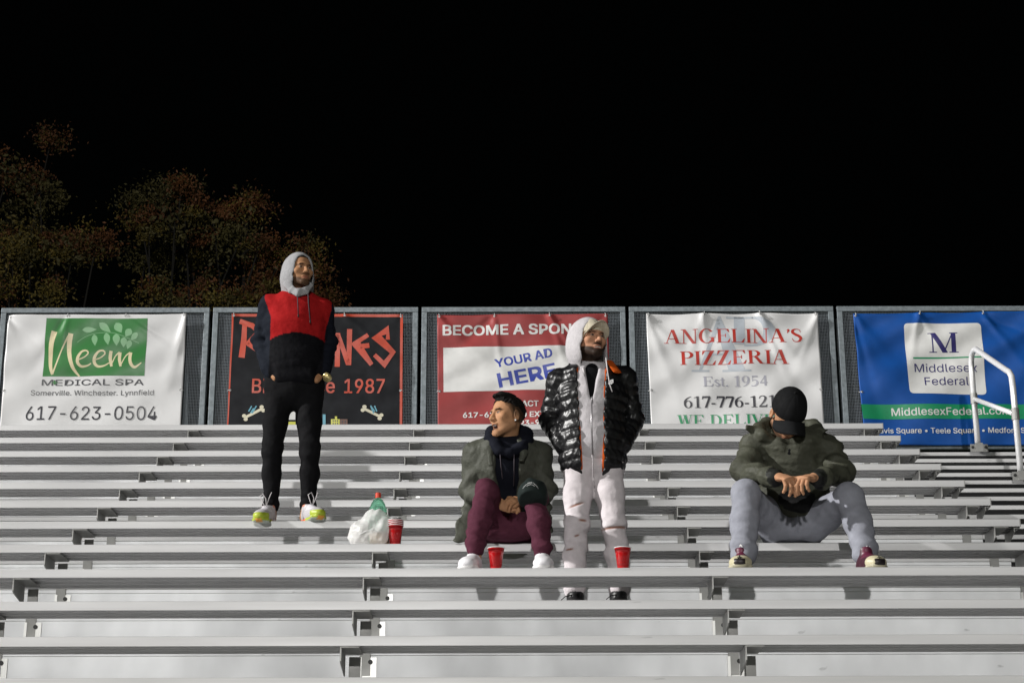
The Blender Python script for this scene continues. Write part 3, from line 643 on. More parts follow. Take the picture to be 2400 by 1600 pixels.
class Field:
    def __init__(s, lo, hi, h, fine=(), hf=.003):
        """fine: boxes (lo, hi) that get the finer step hf"""
        s.ax = [axis_vals(lo[i], hi[i], h, [(f[0][i], f[1][i]) for f in fine], hf) for i in range(3)]
        s.F = np.full([len(a) for a in s.ax], .5, np.float32)
    def win(s, lo, hi):
        sl = []; g = []
        for i in range(3):
            a = max(0, np.searchsorted(s.ax[i], lo[i])-1); b = min(len(s.ax[i]), np.searchsorted(s.ax[i], hi[i])+1)
            sl.append(slice(a, b)); sh = [1, 1, 1]; sh[i] = -1; g.append(s.ax[i][a:b].reshape(sh))
        return tuple(sl), g
    def op(s, prim, k=.012, mode='u', pad=.03):
        lo, hi, fn = prim
        sl, (X, Y, Z) = s.win(np.array(lo)-k-pad, np.array(hi)+k+pad)
        A = s.F[sl]
        if A.size == 0: return s
        d = np.broadcast_to(fn(X, Y, Z), A.shape)
        if mode == 'u': h = np.maximum(k-np.abs(A-d), 0)/k; r = np.minimum(A, d)-h*h*k/4
        else:
            if mode == 'cut': d = -d
            h = np.maximum(k-np.abs(A-d), 0)/k; r = np.maximum(A, d)+h*h*k/4
        s.F[sl] = r; return s
    def keep(s, fn, k=.006):
        """intersect everywhere with fn < 0"""
        X, Y, Z = [s.ax[i].reshape([-1 if j == i else 1 for j in range(3)]) for i in range(3)]
        d = np.broadcast_to(fn(X, Y, Z), s.F.shape); h = np.maximum(k-np.abs(s.F-d), 0)/k; s.F = (np.maximum(s.F, d)+h*h*k/4).astype(np.float32); return s
    def disp(s, fn):
        X, Y, Z = [s.ax[i].reshape([-1 if j == i else 1 for j in range(3)]) for i in range(3)]
        s.F = (s.F + fn(X, Y, Z)).astype(np.float32); return s
    def chain(s, pts, k=.02, lat=(1, 0, 0), mode='u', **kw):
        """pts: (point, radius) or (point, (lateral, depth))"""
        for (a, ra), (b, rb) in zip(pts[:-1], pts[1:]): s.op(seg(a, b, ra, rb, lat, **kw), k, mode)
        return s
    def mesh(s, name, org, colorfn=None):
        F = s.F; xs, ys, zs = s.ax; ins = F < 0
        n = [len(xs), len(ys), len(zs)]
        cnt = np.zeros([q-1 for q in n], np.uint8)
        for i in (0, 1):
            for j in (0, 1):
                for k in (0, 1): cnt += ins[i:n[0]-1+i, j:n[1]-1+j, k:n[2]-1+k]
        ci, cj, ck = np.nonzero((cnt > 0) & (cnt < 8)); m = len(ci)
        P = np.zeros((m, 3)); w = np.zeros(m); cs = [(i, j, k) for i in (0, 1) for j in (0, 1) for k in (0, 1)]
        for a in cs:
            for ax in range(3):
                if a[ax]: continue
                b = list(a); b[ax] = 1
                f0 = F[ci+a[0], cj+a[1], ck+a[2]].astype(float); f1 = F[ci+b[0], cj+b[1], ck+b[2]].astype(float)
                q = (f0 < 0) != (f1 < 0); t = np.where(q, f0/np.where(q, f0-f1, 1), 0)
                p0 = np.stack([xs[ci+a[0]], ys[cj+a[1]], zs[ck+a[2]]], 1); p1 = np.stack([xs[ci+b[0]], ys[cj+b[1]], zs[ck+b[2]]], 1)
                P += np.where(q[:, None], p0+(p1-p0)*t[:, None], 0); w += q
        P /= w[:, None]
        idx = np.full([q-1 for q in n], -1, np.int32); idx[ci, cj, ck] = np.arange(m)
        Q = []
        for ax in range(3):
            u, v = (ax+1) % 3, (ax+2) % 3
            A = [slice(None)]*3; B = [slice(None)]*3; A[ax] = slice(0, -1); B[ax] = slice(1, None)
            d = ins[tuple(A)] != ins[tuple(B)]
            I = list(np.nonzero(d)); ok = (I[u] > 0) & (I[u] < n[u]-1) & (I[v] > 0) & (I[v] < n[v]-1); I = [q[ok] for q in I]
            fl = ins[I[0], I[1], I[2]]
            def cell(du, dv):
                J = [q.copy() for q in I]; J[u] -= du; J[v] -= dv; return idx[J[0], J[1], J[2]]
            q = np.stack([cell(1, 1), cell(0, 1), cell(0, 0), cell(1, 0)], 1)
            q[~fl] = q[~fl][:, ::-1]; Q.append(q)
        Q = np.vstack(Q); Q = Q[(Q >= 0).all(1)]
        me = bpy.data.meshes.new(name)
        me.vertices.add(m); me.vertices.foreach_set('co', (P-np.array(org)).astype(np.float32).ravel())
        me.loops.add(Q.size); me.loops.foreach_set('vertex_index', Q.ravel().astype(np.int32))
        me.polygons.add(len(Q)); me.polygons.foreach_set('loop_start', np.arange(0, Q.size, 4, dtype=np.int32)); me.polygons.foreach_set('loop_total', np.full(len(Q), 4, np.int32))
        me.update(calc_edges=True); me.validate(); me.shade_smooth()
        if colorfn is not None:
            c = colorfn(P); a = me.color_attributes.new('Col', 'FLOAT_COLOR', 'POINT')
            a.data.foreach_set('color', np.hstack([c, np.ones((m, 1))]).astype(np.float32).ravel())
        return me
def seg(a, b, ra, rb, lat=(1, 0, 0), mod=None):
    a, b = np.array(a, float), np.array(b, float); L = np.linalg.norm(b-a)+1e-9; ax = (b-a)/L
    ra = ra if hasattr(ra, '__len__') else (ra, ra); rb = rb if hasattr(rb, '__len__') else (rb, rb)
    lat = np.array(lat, float); l1 = lat-ax*np.dot(lat, ax)
    if np.linalg.norm(l1) < .1: l1 = np.array([0, 0, 1.])-ax*ax[2]
    if np.linalg.norm(l1) < .1: l1 = np.array([0, 1., 0])-ax*ax[1]
    l1 = unit(l1); l2 = np.cross(ax, l1); R = max(*ra, *rb)
    def fn(X, Y, Z):
        px, py, pz = X-a[0], Y-a[1], Z-a[2]
        s = px*ax[0]+py*ax[1]+pz*ax[2]; t = np.clip(s/L, 0, 1); w = s-t*L
        u = px*l1[0]+py*l1[1]+pz*l1[2]; v = px*l2[0]+py*l2[1]+pz*l2[2]
        rx = ra[0]+(rb[0]-ra[0])*t; ry = ra[1]+(rb[1]-ra[1])*t; rm = np.minimum(rx, ry)
        d = (np.sqrt((u/rx)**2+(v/ry)**2+(w/rm)**2)-1)*rm
        if mod is not None: d = d+mod(s, u, v)
        return d
    return (np.minimum(a, b)-R, np.maximum(a, b)+R, fn)
def ell(c, r, R=None):
    c = np.array(c, float); r = np.array(r, float); R = np.eye(3) if R is None else R; e = np.sqrt((R**2)@(r**2))
    def fn(X, Y, Z):
        px, py, pz = X-c[0], Y-c[1], Z-c[2]
        q = [(px*R[0, i]+py*R[1, i]+pz*R[2, i]) for i in range(3)]
        k0 = np.sqrt(sum((q[i]/r[i])**2 for i in range(3))); k1 = np.sqrt(sum((q[i]/r[i]**2)**2 for i in range(3)))+1e-9
        return k0*(k0-1)/k1
    return (c-e, c+e, fn)
def sph(c, r): return ell(c, (r, r, r))
def rbox(c, h, rd=.01, R=None):
    c = np.array(c, float); h = np.array(h, float); R = np.eye(3) if R is None else R; e = np.abs(R)@h
    def fn(X, Y, Z):
        px, py, pz = X-c[0], Y-c[1], Z-c[2]; q = [np.abs(px*R[0, i]+py*R[1, i]+pz*R[2, i])-h[i]+rd for i in range(3)]
        return np.sqrt(sum(np.maximum(a, 0)**2 for a in q))+np.minimum(np.maximum(np.maximum(q[0], q[1]), q[2]), 0)-rd
    return (c-e, c+e, fn)
def plane(p, n):
    p, n = np.array(p, float), unit(n)
    return lambda X, Y, Z: (X-p[0])*n[0]+(Y-p[1])*n[1]+(Z-p[2])*n[2]
def folds(seed, amp, f=18., stretch=(1, 1, 1), sharp=1.):
    """random cloth folds as a field displacement"""
    rg = np.random.default_rng(seed); D = rg.normal(size=(5, 3)); D /= np.linalg.norm(D, axis=1)[:, None]; D *= np.array(stretch); E_ = rg.normal(size=(5, 3)); ph = rg.uniform(0, 6, (5, 2)); fr = f*rg.uniform(.6, 1.7, 5)
    def fn(X, Y, Z):
        t = 0
        for i in range(5 if sharp == 1 else 2):
            wv = 1.6*np.sin((X*E_[i, 0]+Y*E_[i, 1]+Z*E_[i, 2])*f*.55+ph[i, 1])
            q = np.sin((X*D[i, 0]+Y*D[i, 1]+Z*D[i, 2])*fr[i]+ph[i, 0]+wv)
            t = t+(q if sharp == 1 else (1.7*np.abs(q)-.85)*(1.25 if i % 2 else .9))
        return amp*t/2.6
    return fn
def crease(c, ax, rad, amp, f, seed=0):
    """short compressed folds round a joint, across the axis ax"""
    c = np.array(c, float); ax = unit(ax)
    rg = np.random.default_rng(seed); e = rg.normal(size=3)*9
    def fn(X, Y, Z):
        px, py, pz = X-c[0], Y-c[1], Z-c[2]; r2 = px*px+py*py+pz*pz
        return amp*np.exp(-r2/rad**2)*np.sin((px*ax[0]+py*ax[1]+pz*ax[2])*f+1.3*np.sin(px*e[0]+py*e[1]+pz*e[2]))
    return fn
def flat(c): c = np.array(c, float); return lambda P: np.tile(c, (len(P), 1))

SKIN = {'tan': (.36, .185, .095), 'fair': (.45, .235, .125), 'brown': (.46, .235, .145), 'olive': (.42, .22, .125)}
class Head:
    def __init__(s, c, R, sc=1., openm=0., smile=0.): s.c = np.array(c, float); s.R = R; s.sc = sc; s.om = openm; s.sm = smile
    def g(s, x, y, z): return s.c + s.sc*(s.R@np.array([x, y, z]))
    def loc(s, P): return ((P-s.c)@s.R)/s.sc
    def E(s, c, r): return ell(s.g(*c), np.array(r)*s.sc, s.R)
    def S(s, a, b, ra, rb): return seg(s.g(*a), s.g(*b), ra*s.sc, rb*s.sc)
    def build(s, F, neck, nr=.058, ears=True):
        j = -.012*s.om
        F.op(s.E((0, .012, .035), (.076, .098, .090)), .02).op(s.E((0, -.030, -.035), (.060, .062, .080)), .03)
        for q in (-1, 1):
            F.op(s.S((q*.054, .0, -.058), (q*.016, -.074, -.098+j), .020, .018), .02)
            F.op(s.E((q*.044, -.062, -.020), (.024, .022, .020)), .018)
            F.op(s.E((q*.018, -.084, .026), (.026, .012, .008)), .012)
        F.op(s.E((0, -.080, -.100+j), (.022, .018, .016)), .016)
        F.op(s.S((0, -.086, .016), (0, -.110, -.030), .0085, .0125), .010)
        for q in (-1, 1): F.op(s.E((q*.012, -.099, -.034), (.009, .010, .008)), .008)
        F.op(s.E((0, -.086, -.062), (.024, .014, .008)), .008).op(s.E((0, -.084, -.078+j), (.021, .014, .008)), .008)
        for q in (-1, 1):
            F.op(s.E((q*.031, -.096, .004), (.019, .014, .010)), .008, 'cut'); F.op(s.E((q*.031, -.074, .003), (.0135, .0135, .0125)), .003)
        if s.om: F.op(s.E((0, -.098, -.070+j*.6), (.021, .030, .004+.0085*s.om)), .004, 'cut'); F.op(s.E((0, -.074, -.064), (.018, .012, .0045)), .002)
        if s.sm: F.op(s.E((0, -.100, -.070), (.026, .016, .0035)), .004, 'cut')
        if ears:
            for q in (-1, 1):
                F.op(s.E((q*.079, .012, -.008), (.010, .019, .031)), .006); F.op(s.E((q*.088, .006, -.006), (.006, .010, .018)), .006, 'cut')
        F.op(seg(s.g(0, .018, -.050), neck, nr*.95, nr), .025)
    def color(s, P, skin, beard='stubble', brow=1., fade=0.):
        L_ = s.loc(P); x, y, z = L_[:, 0], L_[:, 1], L_[:, 2]; ax = np.abs(x); j = -.012*s.om
        C = np.tile(np.array(skin, float), (len(P), 1)); dark = np.array([.012, .009, .007])
        def mixc(m, c): m = np.clip(m, 0, 1)[:, None]; C[:] = C*(1-m)+np.array(c)*m
        sm = lambda a, b, v: np.clip((v-a)/(b-a), 0, 1)
        front = sm(-.02, -.05, y)
        inhead = (np.abs(x) < .12) & (y > -.16) & (y < .14) & (z > -.16) & (z < .16)
        if fade:                                    # clipped hair fading into the skin round the ears
            hl = np.interp(y, [-.085, -.062, -.050, -.036, -.014, -.004, .004, .03, .10], [.10, .076, .044, .034, -.005, -.038, -.004, -.036, -.075])
            mixc(sm(-.004, .006, z-hl)*fade*(.45+.55*sm(0, .05, z-hl))*inhead, dark)
        if beard:
            jaw = sm(-.048, -.068, z+.25*np.clip(y+.05, -.05, .1)*-1)*sm(.045, .02, y)*sm(-.135, -.118, z)
            lip = np.exp(-((x/.025)**2+((z+.068-j*.5)/.014)**2)**2)
            mous = np.exp(-((x/.030)**2+((z+.050)/.008)**2)**2)*front
            cheek = np.exp(-(((ax-.022)/.03)**2+((z+.045)/.022)**2)**2)*front*.7
            st = {'stubble': .80, 'light': .22, 'full': .93}[beard]
            mixc(np.clip((np.clip(jaw-lip-cheek*(beard != 'x'), 0, 1)*st+mous*st*.8)*(1.7 if beard == 'full' else 1), 0, .96)*inhead, dark*(1. if beard == 'full' else 1.5))
        mixc(np.exp(-((x/.025)**2+((z+.069-j*.5)/(.0115+.006*s.om))**2)**2)*front*.75*inhead, (.24, .075, .055))
        bz = .0225+.10*(ax-.03)*(ax < .03)-.16*(ax-.03)*(ax >= .03)
        mixc(np.exp(-(((ax-.032)/.021)**4+((z-bz)/.0048)**2))*front*brow*inhead, dark)
        eye = np.exp(-(((ax-.031)/.0125)**2+((z-.0035)/.0052)**2)**3)*front*inhead; mixc(eye*.8, (.30, .28, .27))
        mixc(np.exp(-(((ax-.031)/.0068)**2+((z-.004)/.0062)**2)**2)*front*inhead, (.010, .007, .006))
        mixc(np.exp(-(((ax-.031)/.0150)**2+((z-.0095)/.0022)**2)**2)*front*inhead*.9, dark)
        if s.om:
            mixc(np.exp(-((x/.021)**2+((z+.072-j*.6)/(.004+.0085*s.om))**2)**3)*front*inhead, (.03, .008, .008))
            mixc(np.exp(-((x/.018)**2+((z+.0645)/.0052)**2)**3)*sm(-.094, -.089, y)*front*inhead, (.72, .70, .66))
        if s.sm: mixc(np.exp(-((x/.021)**2+((z+.0695)/.0040)**2)**3)*front*inhead, (.70, .67, .62))
        return C
def hand(F, wrist, kn, up, curl=(.5, .6, .5), spread=.019, thumb=1, sc=1., r=.0085):
    """wrist and middle-knuckle points, up = back of the hand; fingers bend away from it"""
    wrist, kn = np.array(wrist, float), np.array(kn, float); d = unit(kn-wrist); up = unit(np.array(up)-d*np.dot(up, d)); sd = np.cross(d, up)*thumb
    F.op(seg(wrist, wrist+(kn-wrist)*.5, (.026*sc, .019*sc), (.036*sc, .016*sc), sd), .012).op(seg(wrist+(kn-wrist)*.45, kn, (.035*sc, .016*sc), (.040*sc, .013*sc), sd), .012)
    for i, (o, ln) in enumerate(((1.5, .92), (.5, 1.), (-.5, .94), (-1.5, .76))):
        p = kn+sd*o*spread*sc-d*.006*abs(o-.3)*sc; a = 0
        for q, (sl, cu) in enumerate(zip((.044, .027, .021), curl)):
            a += cu*(1+.12*(i-1)); dd = d*math.cos(a)-up*math.sin(a)+sd*o*.04; e = p+dd*sl*ln*sc
            F.op(seg(p, e, r*sc*(1.06-.07*q), r*sc*(.99-.09*q)), .0035); p = e
    tb = wrist+(kn-wrist)*.28+sd*.028*sc-up*.004; p = tb
    for q, (sl, cu) in enumerate(((.040, 0), (.032, .3), (.025, .5))):
        dd = unit(d*math.cos(.75-cu)+sd*math.sin(.75-cu)*.75-up*(.45+.25*q)); e = p+dd*sl*sc; F.op(seg(p, e, (.0125-.0015*q)*sc, (.0110-.0015*q)*sc), .008); p = e
def garment(name, F, m, parent, colorfn):
    return link(name, F.mesh(name, parent.location, colorfn), M[m], parent)
def bbox(pts, pad): P = np.array(pts); e = np.array([0, .16, .03]); return P.min(0)-pad-e, P.max(0)+pad+e
def shoe(parent, heel, toe, ankle, up_col, sole_col, sc=1., tilt=0., accent=None, high=False, wdt=1., roll=0.):
    """heel, toe: ground points; builds upper and sole as two parts"""
    heel, toe = np.array(heel, float), np.array(toe, float); f = unit(toe-heel); z = V3(0, 0, 1); z = unit(z-f*np.dot(z, f)); y = np.cross(z, f); ln = np.linalg.norm(toe-heel)
    R = np.stack([f, y, z], 1); G = lambda a, b, c: heel+R@np.array([a*ln, b, c])
    lo, hi = bbox([heel, toe, heel+z*.17, toe+z*.1], .09)
    U = Field(lo, hi, .0045)
    wy = .043*wdt*sc
    U.op(seg(G(.16, 0, .045), G(.45, 0, .050), (wy*.86, .045*sc), (wy*.92, .045*sc), y), .02)
    U.op(seg(G(.45, 0, .050), G(.75, 0, .040), (wy*.92, .045*sc), (wy*1.02, .036*sc), y), .02).op(seg(G(.75, 0, .038), G(.88, 0, .034), (wy*1.02, .034*sc), (wy*.80, .028*sc), y), .02)
    U.op(seg(G(.24, 0, .06), G(.22, 0, .125 if high else .095), (.040*sc, .046*sc), (.041*sc, .050*sc), y), .02)
    U.op(seg(G(.36, 0, .085), G(.62, 0, .066), (.022, .018), (.024, .012), y), .015)            # tongue and lacing ridge
    for k in range(4): U.op(seg(G(.40+.065*k, -.020, .098-.0085*k), G(.40+.065*k, .020, .098-.0085*k), .0042, .0042), .003)
    U.op(seg(G(.24, 0, .135 if high else .11), G(.23, 0, .18), (.030*sc, .036*sc), (.031*sc, .038*sc), y), .006, 'cut')
    U.keep(plane(G(0, 0, .016), -z), .004)
    def uc(P):
        q = (P-heel)@R; c = np.tile(np.array(up_col, float), (len(P), 1))
        if accent: c = accent(q[:, 0]/ln, q[:, 1], q[:, 2], c)
        return c
    o = garment('shoe', U, 'shoe', parent, uc)
    Sf = Field(lo, hi, .0045)
    Sf.op(seg(G(.14, 0, .016), G(.45, 0, .014), (wy*.93, .019), (wy*.90, .019), y), .012).op(seg(G(.45, 0, .014), G(.78, 0, .015), (wy*.90, .019), (wy*1.08, .020), y), .012).op(seg(G(.78, 0, .015), G(.89, 0, .020), (wy*1.08, .020), (wy*.78, .019), y), .012)
    Sf.keep(plane(G(0, 0, .0), -z), .003); Sf.keep(plane(G(0, 0, .031), z), .003)
    def sc_(P):
        q = (P-heel)@R
        return sole_col(q[:, 0]/ln, q[:, 1], q[:, 2]) if callable(sole_col) else np.tile(np.array(sole_col, float), (len(P), 1))
    garment('sole', Sf, 'shoe', o, None).parent = o
    so = o.children[0]; me = Sf.mesh('sole', parent.location, sc_); so.data = me; me.materials.append(M['shoe'])
    return o, G
def brim_mesh(H, parent, m, colr, w0=.076, ln=.068, z0=.028, y0=-.075, droop=.55, name='brim', tilt=.15, span=1.15):
    V, Fc = [], []; nu, nv = 25, 7
    for side in (0, 1):
        for i in range(nu):
            u = -1+2*i/(nu-1); a = u*span
            for j in range(nv):
                v = j/(nv-1)
                x = w0*math.sin(a)*(1+.05*v); yb = y0*math.cos(a)-.006
                y = yb-ln*v*math.sqrt(max(0, 1-(u*.98)**2))**.6; z = z0-droop*x*x*9-tilt*ln*v-.004*side
                V.append(H.g(x, y, z)-np.array(parent.location))
    n = nu*nv
    for i in range(nu-1):
        for j in range(nv-1):
            a = i*nv+j; Fc.append((a, a+1, a+nv+1, a+nv)); Fc.append((n+a, n+a+nv, n+a+nv+1, n+a+1))
    for i in range(nu-1):
        for j in (0, nv-1): a = i*nv+j; Fc.append((a, a+nv, a+nv+n, a+n))
    me = bpy.data.meshes.new(name); me.from_pydata([tuple(map(float, p)) for p in V], [], Fc); me.shade_smooth()
    a = me.color_attributes.new('Col', 'FLOAT_COLOR', 'POINT'); a.data.foreach_set('color', np.tile([*colr, 1], len(V)).astype(np.float32))
    return me
def cap_part(H, parent, colr, name='cap', dx=0.):
    lo, hi = bbox([H.g(0, 0, .05)], .17); F = Field(lo, hi, .004)
    F.op(H.E((0, .014, .036), (.087, .108, .104)), .01); F.keep(plane(H.g(0, -.09, .034), -H.R@V3(0, .12, 1.)), .004)
    for k in range(6):                                       # panel seams
        a = math.pi*k/6; d = H.R@V3(math.cos(a), math.sin(a), 0); p0 = H.g(0, .014, .03)
        F.disp(lambda X, Y, Z, d=d, p0=p0: .0013*np.exp(-(((X-p0[0])*d[0]+(Y-p0[1])*d[1]+(Z-p0[2])*d[2])/.003)**2))
    F.disp(folds(31, .0016, 30)); F.op(H.E((0, .014, .142), (.008, .008, .004)), .002)
    o = garment(name, F, 'cap', parent, flat(colr)); return o
# ------------------------------------------------------------------ cups, bottle and bag
CUP = [(0, 0), (.030, 0), (.0305, .004), (.0315, .03), (.033, .034), (.0345, .058), (.036, .062), (.0375, .086), (.0395, .090), (.0445, .117), (.0445, .1165), (.0390, .089), (.0295, .004), (0, .004)]
CUPR = [(.0445, .1165), (.0465, .1165), (.0478, .1185), (.0465, .1205), (.0440, .1205), (.0440, .1165)]
cup_me = MB().lathe(CUP, n=36).mesh('cup', True); rim_me = MB().lathe(CUPR, n=36).mesh('rim', True)
cup_me.materials.append(M['cup']); rim_me.materials.append(M['cuprim'])
def cup(p, label, group):
    o = link('plastic_cup', cup_me, None, None, p); tag(o, label, 'cup', group)
    link('rim', rim_me, None, o); o.rotation_euler = (0, 0, random.uniform(0, 6)); return o
def on(px, i, dy):        # a point on bench i, seen at column px
    p = at(px, 1200, DY(i)+dy); q = at(px, 800-CAM_F*0+400, DY(i)+dy)
    # same column at the bench's own height
    z = SZ(i); lo, hi = 300., 2200.
    for _ in range(40):
        m_ = (lo+hi)/2
        if at(px, m_, DY(i)+dy)[2] > z: lo = m_
        else: hi = m_
    a = at(px, lo, DY(i)+dy); a[2] = z+.0005; return a
cup(on(1162.5, 8, .075), 'red cup with white rim standing between the shoes of the laughing man', 'red plastic cups')
cup(on(1460.5, 8, .075), 'red cup with white rim in front of the ripped jeans leg', 'red plastic cups')
p0 = on(926, 7, .085)
words = ['lowest cup of the nested red stack beside the white bag', 'second cup from below in the nested red stack', 'third cup from below in the nested red stack', 'topmost cup of the nested red stack beside the white bag']
for k in range(4): cup(p0+np.array([0, 0, .0105*k]), words[k], 'red plastic cups')
bp = on(884, 7, .15)
bt = empty('soda_bottle', bp, 'clear green soda bottle with orange red cap poking out of the white bag', 'bottle')
prof = [(0, .004), (.030, 0), (.050, .012), (.054, .03), (.054, .190), (.0525, .212), (.0475, .238), (.039, .262), (.028, .281), (.0185, .292), (.0145, .299), (.0145, .312)]
MB().lathe(prof, n=36).build('bottle_body', M['bottle'], bt, smooth=True)
MB().lathe([(0, .325), (.0150, .325), (.0165, .323), (.0165, .300), (.0175, .299), (.0175, .295), (.0155, .295), (.0155, .298)], n=28).build('bottle_cap', M['bcap'], bt, smooth=False)
fc = on(889, 7, .112)
fo = empty('food_tub', fc, 'round takeaway tub of yellowish food showing through the white bag', 'food tub')
MB().lathe([(0, .001), (.048, .001), (.058, .075), (.0565, .075), (0, .065)], n=28).build('tub', M['food'], fo, smooth=True)
MB().lathe([(.0600, .075), (.061, .083), (0, .086)], n=28).build('lid', M['cuprim'], fo)
# the bag: a sagging sack gathered round the bottle
bc = on(868, 7, .118)
F = Field(bc-.2, bc+.32, .0048)
F.op(rbox(bc+V3(-.005, 0, .045), (.108, .082, .050), .045), .03); F.op(ell(bc+V3(.024, .010, .125), (.086, .076, .112)), .05); F.op(ell(bc+V3(-.060, -.01, .075), (.060, .062, .072)), .05); F.op(ell(bc+V3(.072, -.01, .115), (.046, .06, .062)), .04)
F.op(seg(bp+V3(0, 0, .19), bp+V3(0, 0, .34), .050, .050), .012, 'cut')
F.disp(folds(71, .009, 20, (1, 1, .8), .8)); F.disp(folds(72, .0045, 50, (1, 1, .6), .7)); F.disp(crease(bc+V3(.03, -.05, .15), (.8, 0, -.6), .10, .005, 80, 2)); F.disp(crease(bc+V3(-.06, -.06, .05), (.5, 0, .8), .09, .006, 70, 4))
F.keep(lambda X, Y, Z: bc[2]+.0008-Z+0*X+0*Y, .004)
me = F.mesh('plastic_bag', bc, None)
bo_ = link('plastic_bag', me, M['bag'], None, bc); tag(bo_, 'crumpled thin white carrier bag slumped on the bench beside the cup stack', 'plastic bag')
MB().tube([(-.06, -.092, .055), (-.02, -.103, .075), (.02, -.105, .082), (.05, -.098, .07)], .0022, 6).build('bag_handle', M['cuprim'], bo_)
# ------------------------------------------------------------------ people
def onz(px, z, Y):
    lo, hi = -2000., 4000.
    for _ in range(44):
        m_ = (lo+hi)/2
        if at(px, m_, Y)[2] > z: lo = m_
        else: hi = m_
    return at(px, lo, Y)
J = at
def hairline(H, hy=(-.12, -.085, -.062, -.050, -.036, -.012, .004, .03, .10), hz=(.098, .088, .074, .040, .036, .004, -.006, -.030, -.062)):
    def fn(X, Y, Z):
        px, py, pz = X-H.c[0], Y-H.c[1], Z-H.c[2]; q = [(px*H.R[0, i]+py*H.R[1, i]+pz*H.R[2, i])/H.sc for i in range(3)]
        return np.interp(q[1], hy, hz)-q[2]
    return fn
def surf_y(o, x, z, r=.012):
    n = len(o.data.vertices); v = np.empty(n*3, np.float32); o.data.vertices.foreach_get('co', v); v = v.reshape(-1, 3)+np.array(o.parent.location)
    m = (np.abs(v[:, 0]-x) < r) & (np.abs(v[:, 2]-z) < r); return float(v[m, 1].min()) if m.any() else float(v[:, 1].min())
def person(base, label):
    me = bpy.data.meshes.new('person'); o = link('person', me, M['skin'], None, base); return tag(o, label, 'person')
def set_body(o, F, colorfn):
    me = F.mesh('person', o.location, colorfn); me.materials.append(M['skin']); old = o.data; o.data = me; bpy.data.meshes.remove(old)
def body_core(F, K, s=.80):
    """the body under the clothes: torso, arms and legs from the same joints"""
    sc = lambda r: (r[0]*s, r[1]*s) if hasattr(r, '__len__') else r*s
    F.chain([(p, sc(r)) for p, r in K['torso']], .03)
    for n_ in ('armL', 'armR', 'legL', 'legR'): F.chain([(p, sc(r)*(.72 if n_[0] == 'a' else .9)) for p, r in K[n_]], .02)
    F.op(seg(K['armL'][0][0], K['armR'][0][0], .05*s, .05*s), .05)
    F.op(seg(K['legL'][0][0]+V3(0, 0, .04), K['legR'][0][0]+V3(0, 0, .04), .075*s, .075*s), .03)
def tubepart(name, pts, r, m, parent, n=8):
    o = np.array(parent.location); return MB().tube([np.array(p)-o for p in pts], r, n).build(name, M[m], parent, smooth=True)
def laces(parent, G, m='cord'):
    z = .118; ts = []
    a = [G(.42, 0, .095), G(.44, -.02, .135), G(.46, -.034, .165), G(.48, -.016, .180), G(.46, .004, .150), G(.42, .004, .10)]
    tubepart('lace', a, .0028, m, parent, 6); tubepart('lace', [G(.42, 0, .10), G(.44, .02, .15), G(.40, .034, .19)], .0028, m, parent, 6)

# --- man in the hooded red and black sweatshirt, standing on bench 6
bz = SZ(6)
heelL, toeL = on(636, 6, .155), on(604, 6, -.125); toeL[2] -= .030
heelR, toeR = on(713, 6, .150), on(755, 6, -.085); toeR[2] -= .004
A = person(on(675, 6, .1), 'man standing on a bench in red and black hooded sweatshirt, hands in pockets')
K = dict(torso=[(J(689, 905, 10.94), (.165, .115)), (J(690, 850, 10.93), (.172, .115)), (J(692, 765, 10.92), (.185, .122)), (J(693, 722, 10.92), (.165, .105)), (J(697, 694, 10.92), (.075, .070))],
         armL=[(J(633, 715, 10.93), .064), (J(610, 800, 10.99), .056), (J(630, 866, 10.88), .044), (J(646, 886, 10.84), .036)],
         armR=[(J(757, 727, 10.93), .062), (J(770, 805, 10.99), .056), (J(761, 866, 10.90), .045), (J(742, 890, 10.85), .036)],
         legL=[(J(654, 935, 10.94), .088), (J(645, 990, 10.93), .074), (J(638, 1051, 10.90), .061), (J(637, 1110, 10.92), .057), (J(635, 1176, 10.92), .046)],
         legR=[(J(724, 935, 10.94), .088), (J(725, 990, 10.93), .074), (J(726, 1051, 10.89), .061), (J(726, 1110, 10.92), .057), (J(722, 1178, 10.93), .046)])
H = Head(J(702, 638, 10.89), rotm(32, 3, 0), .95)
lo, hi = bbox([J(600, 590, 10.9), J(790, 1215, 10.9), heelL, toeL, toeR], .2)
F = Field(lo, hi, .013, [(H.c-.15, H.c+.15)], .0028)
body_core(F, K); H.build(F, K['torso'][-1][0]); F.chain([(K['legL'][-1][0], .034), (heelL+V3(0, 0, .05), .03)]); F.chain([(K['legR'][-1][0], .034), (heelR+V3(0, 0, .05), .03)])
set_body(A, F, lambda P: H.color(P, SKIN['tan'], 'stubble'))
# hair
F = Field(H.c-.16, H.c+.16, .0035); F.op(H.E((0, .014, .042), (.079, .101, .090)), .01); F.keep(hairline(H), .004)
F.disp(folds(3, .002, 90)); garment('hair', F, 'hair', A, None)
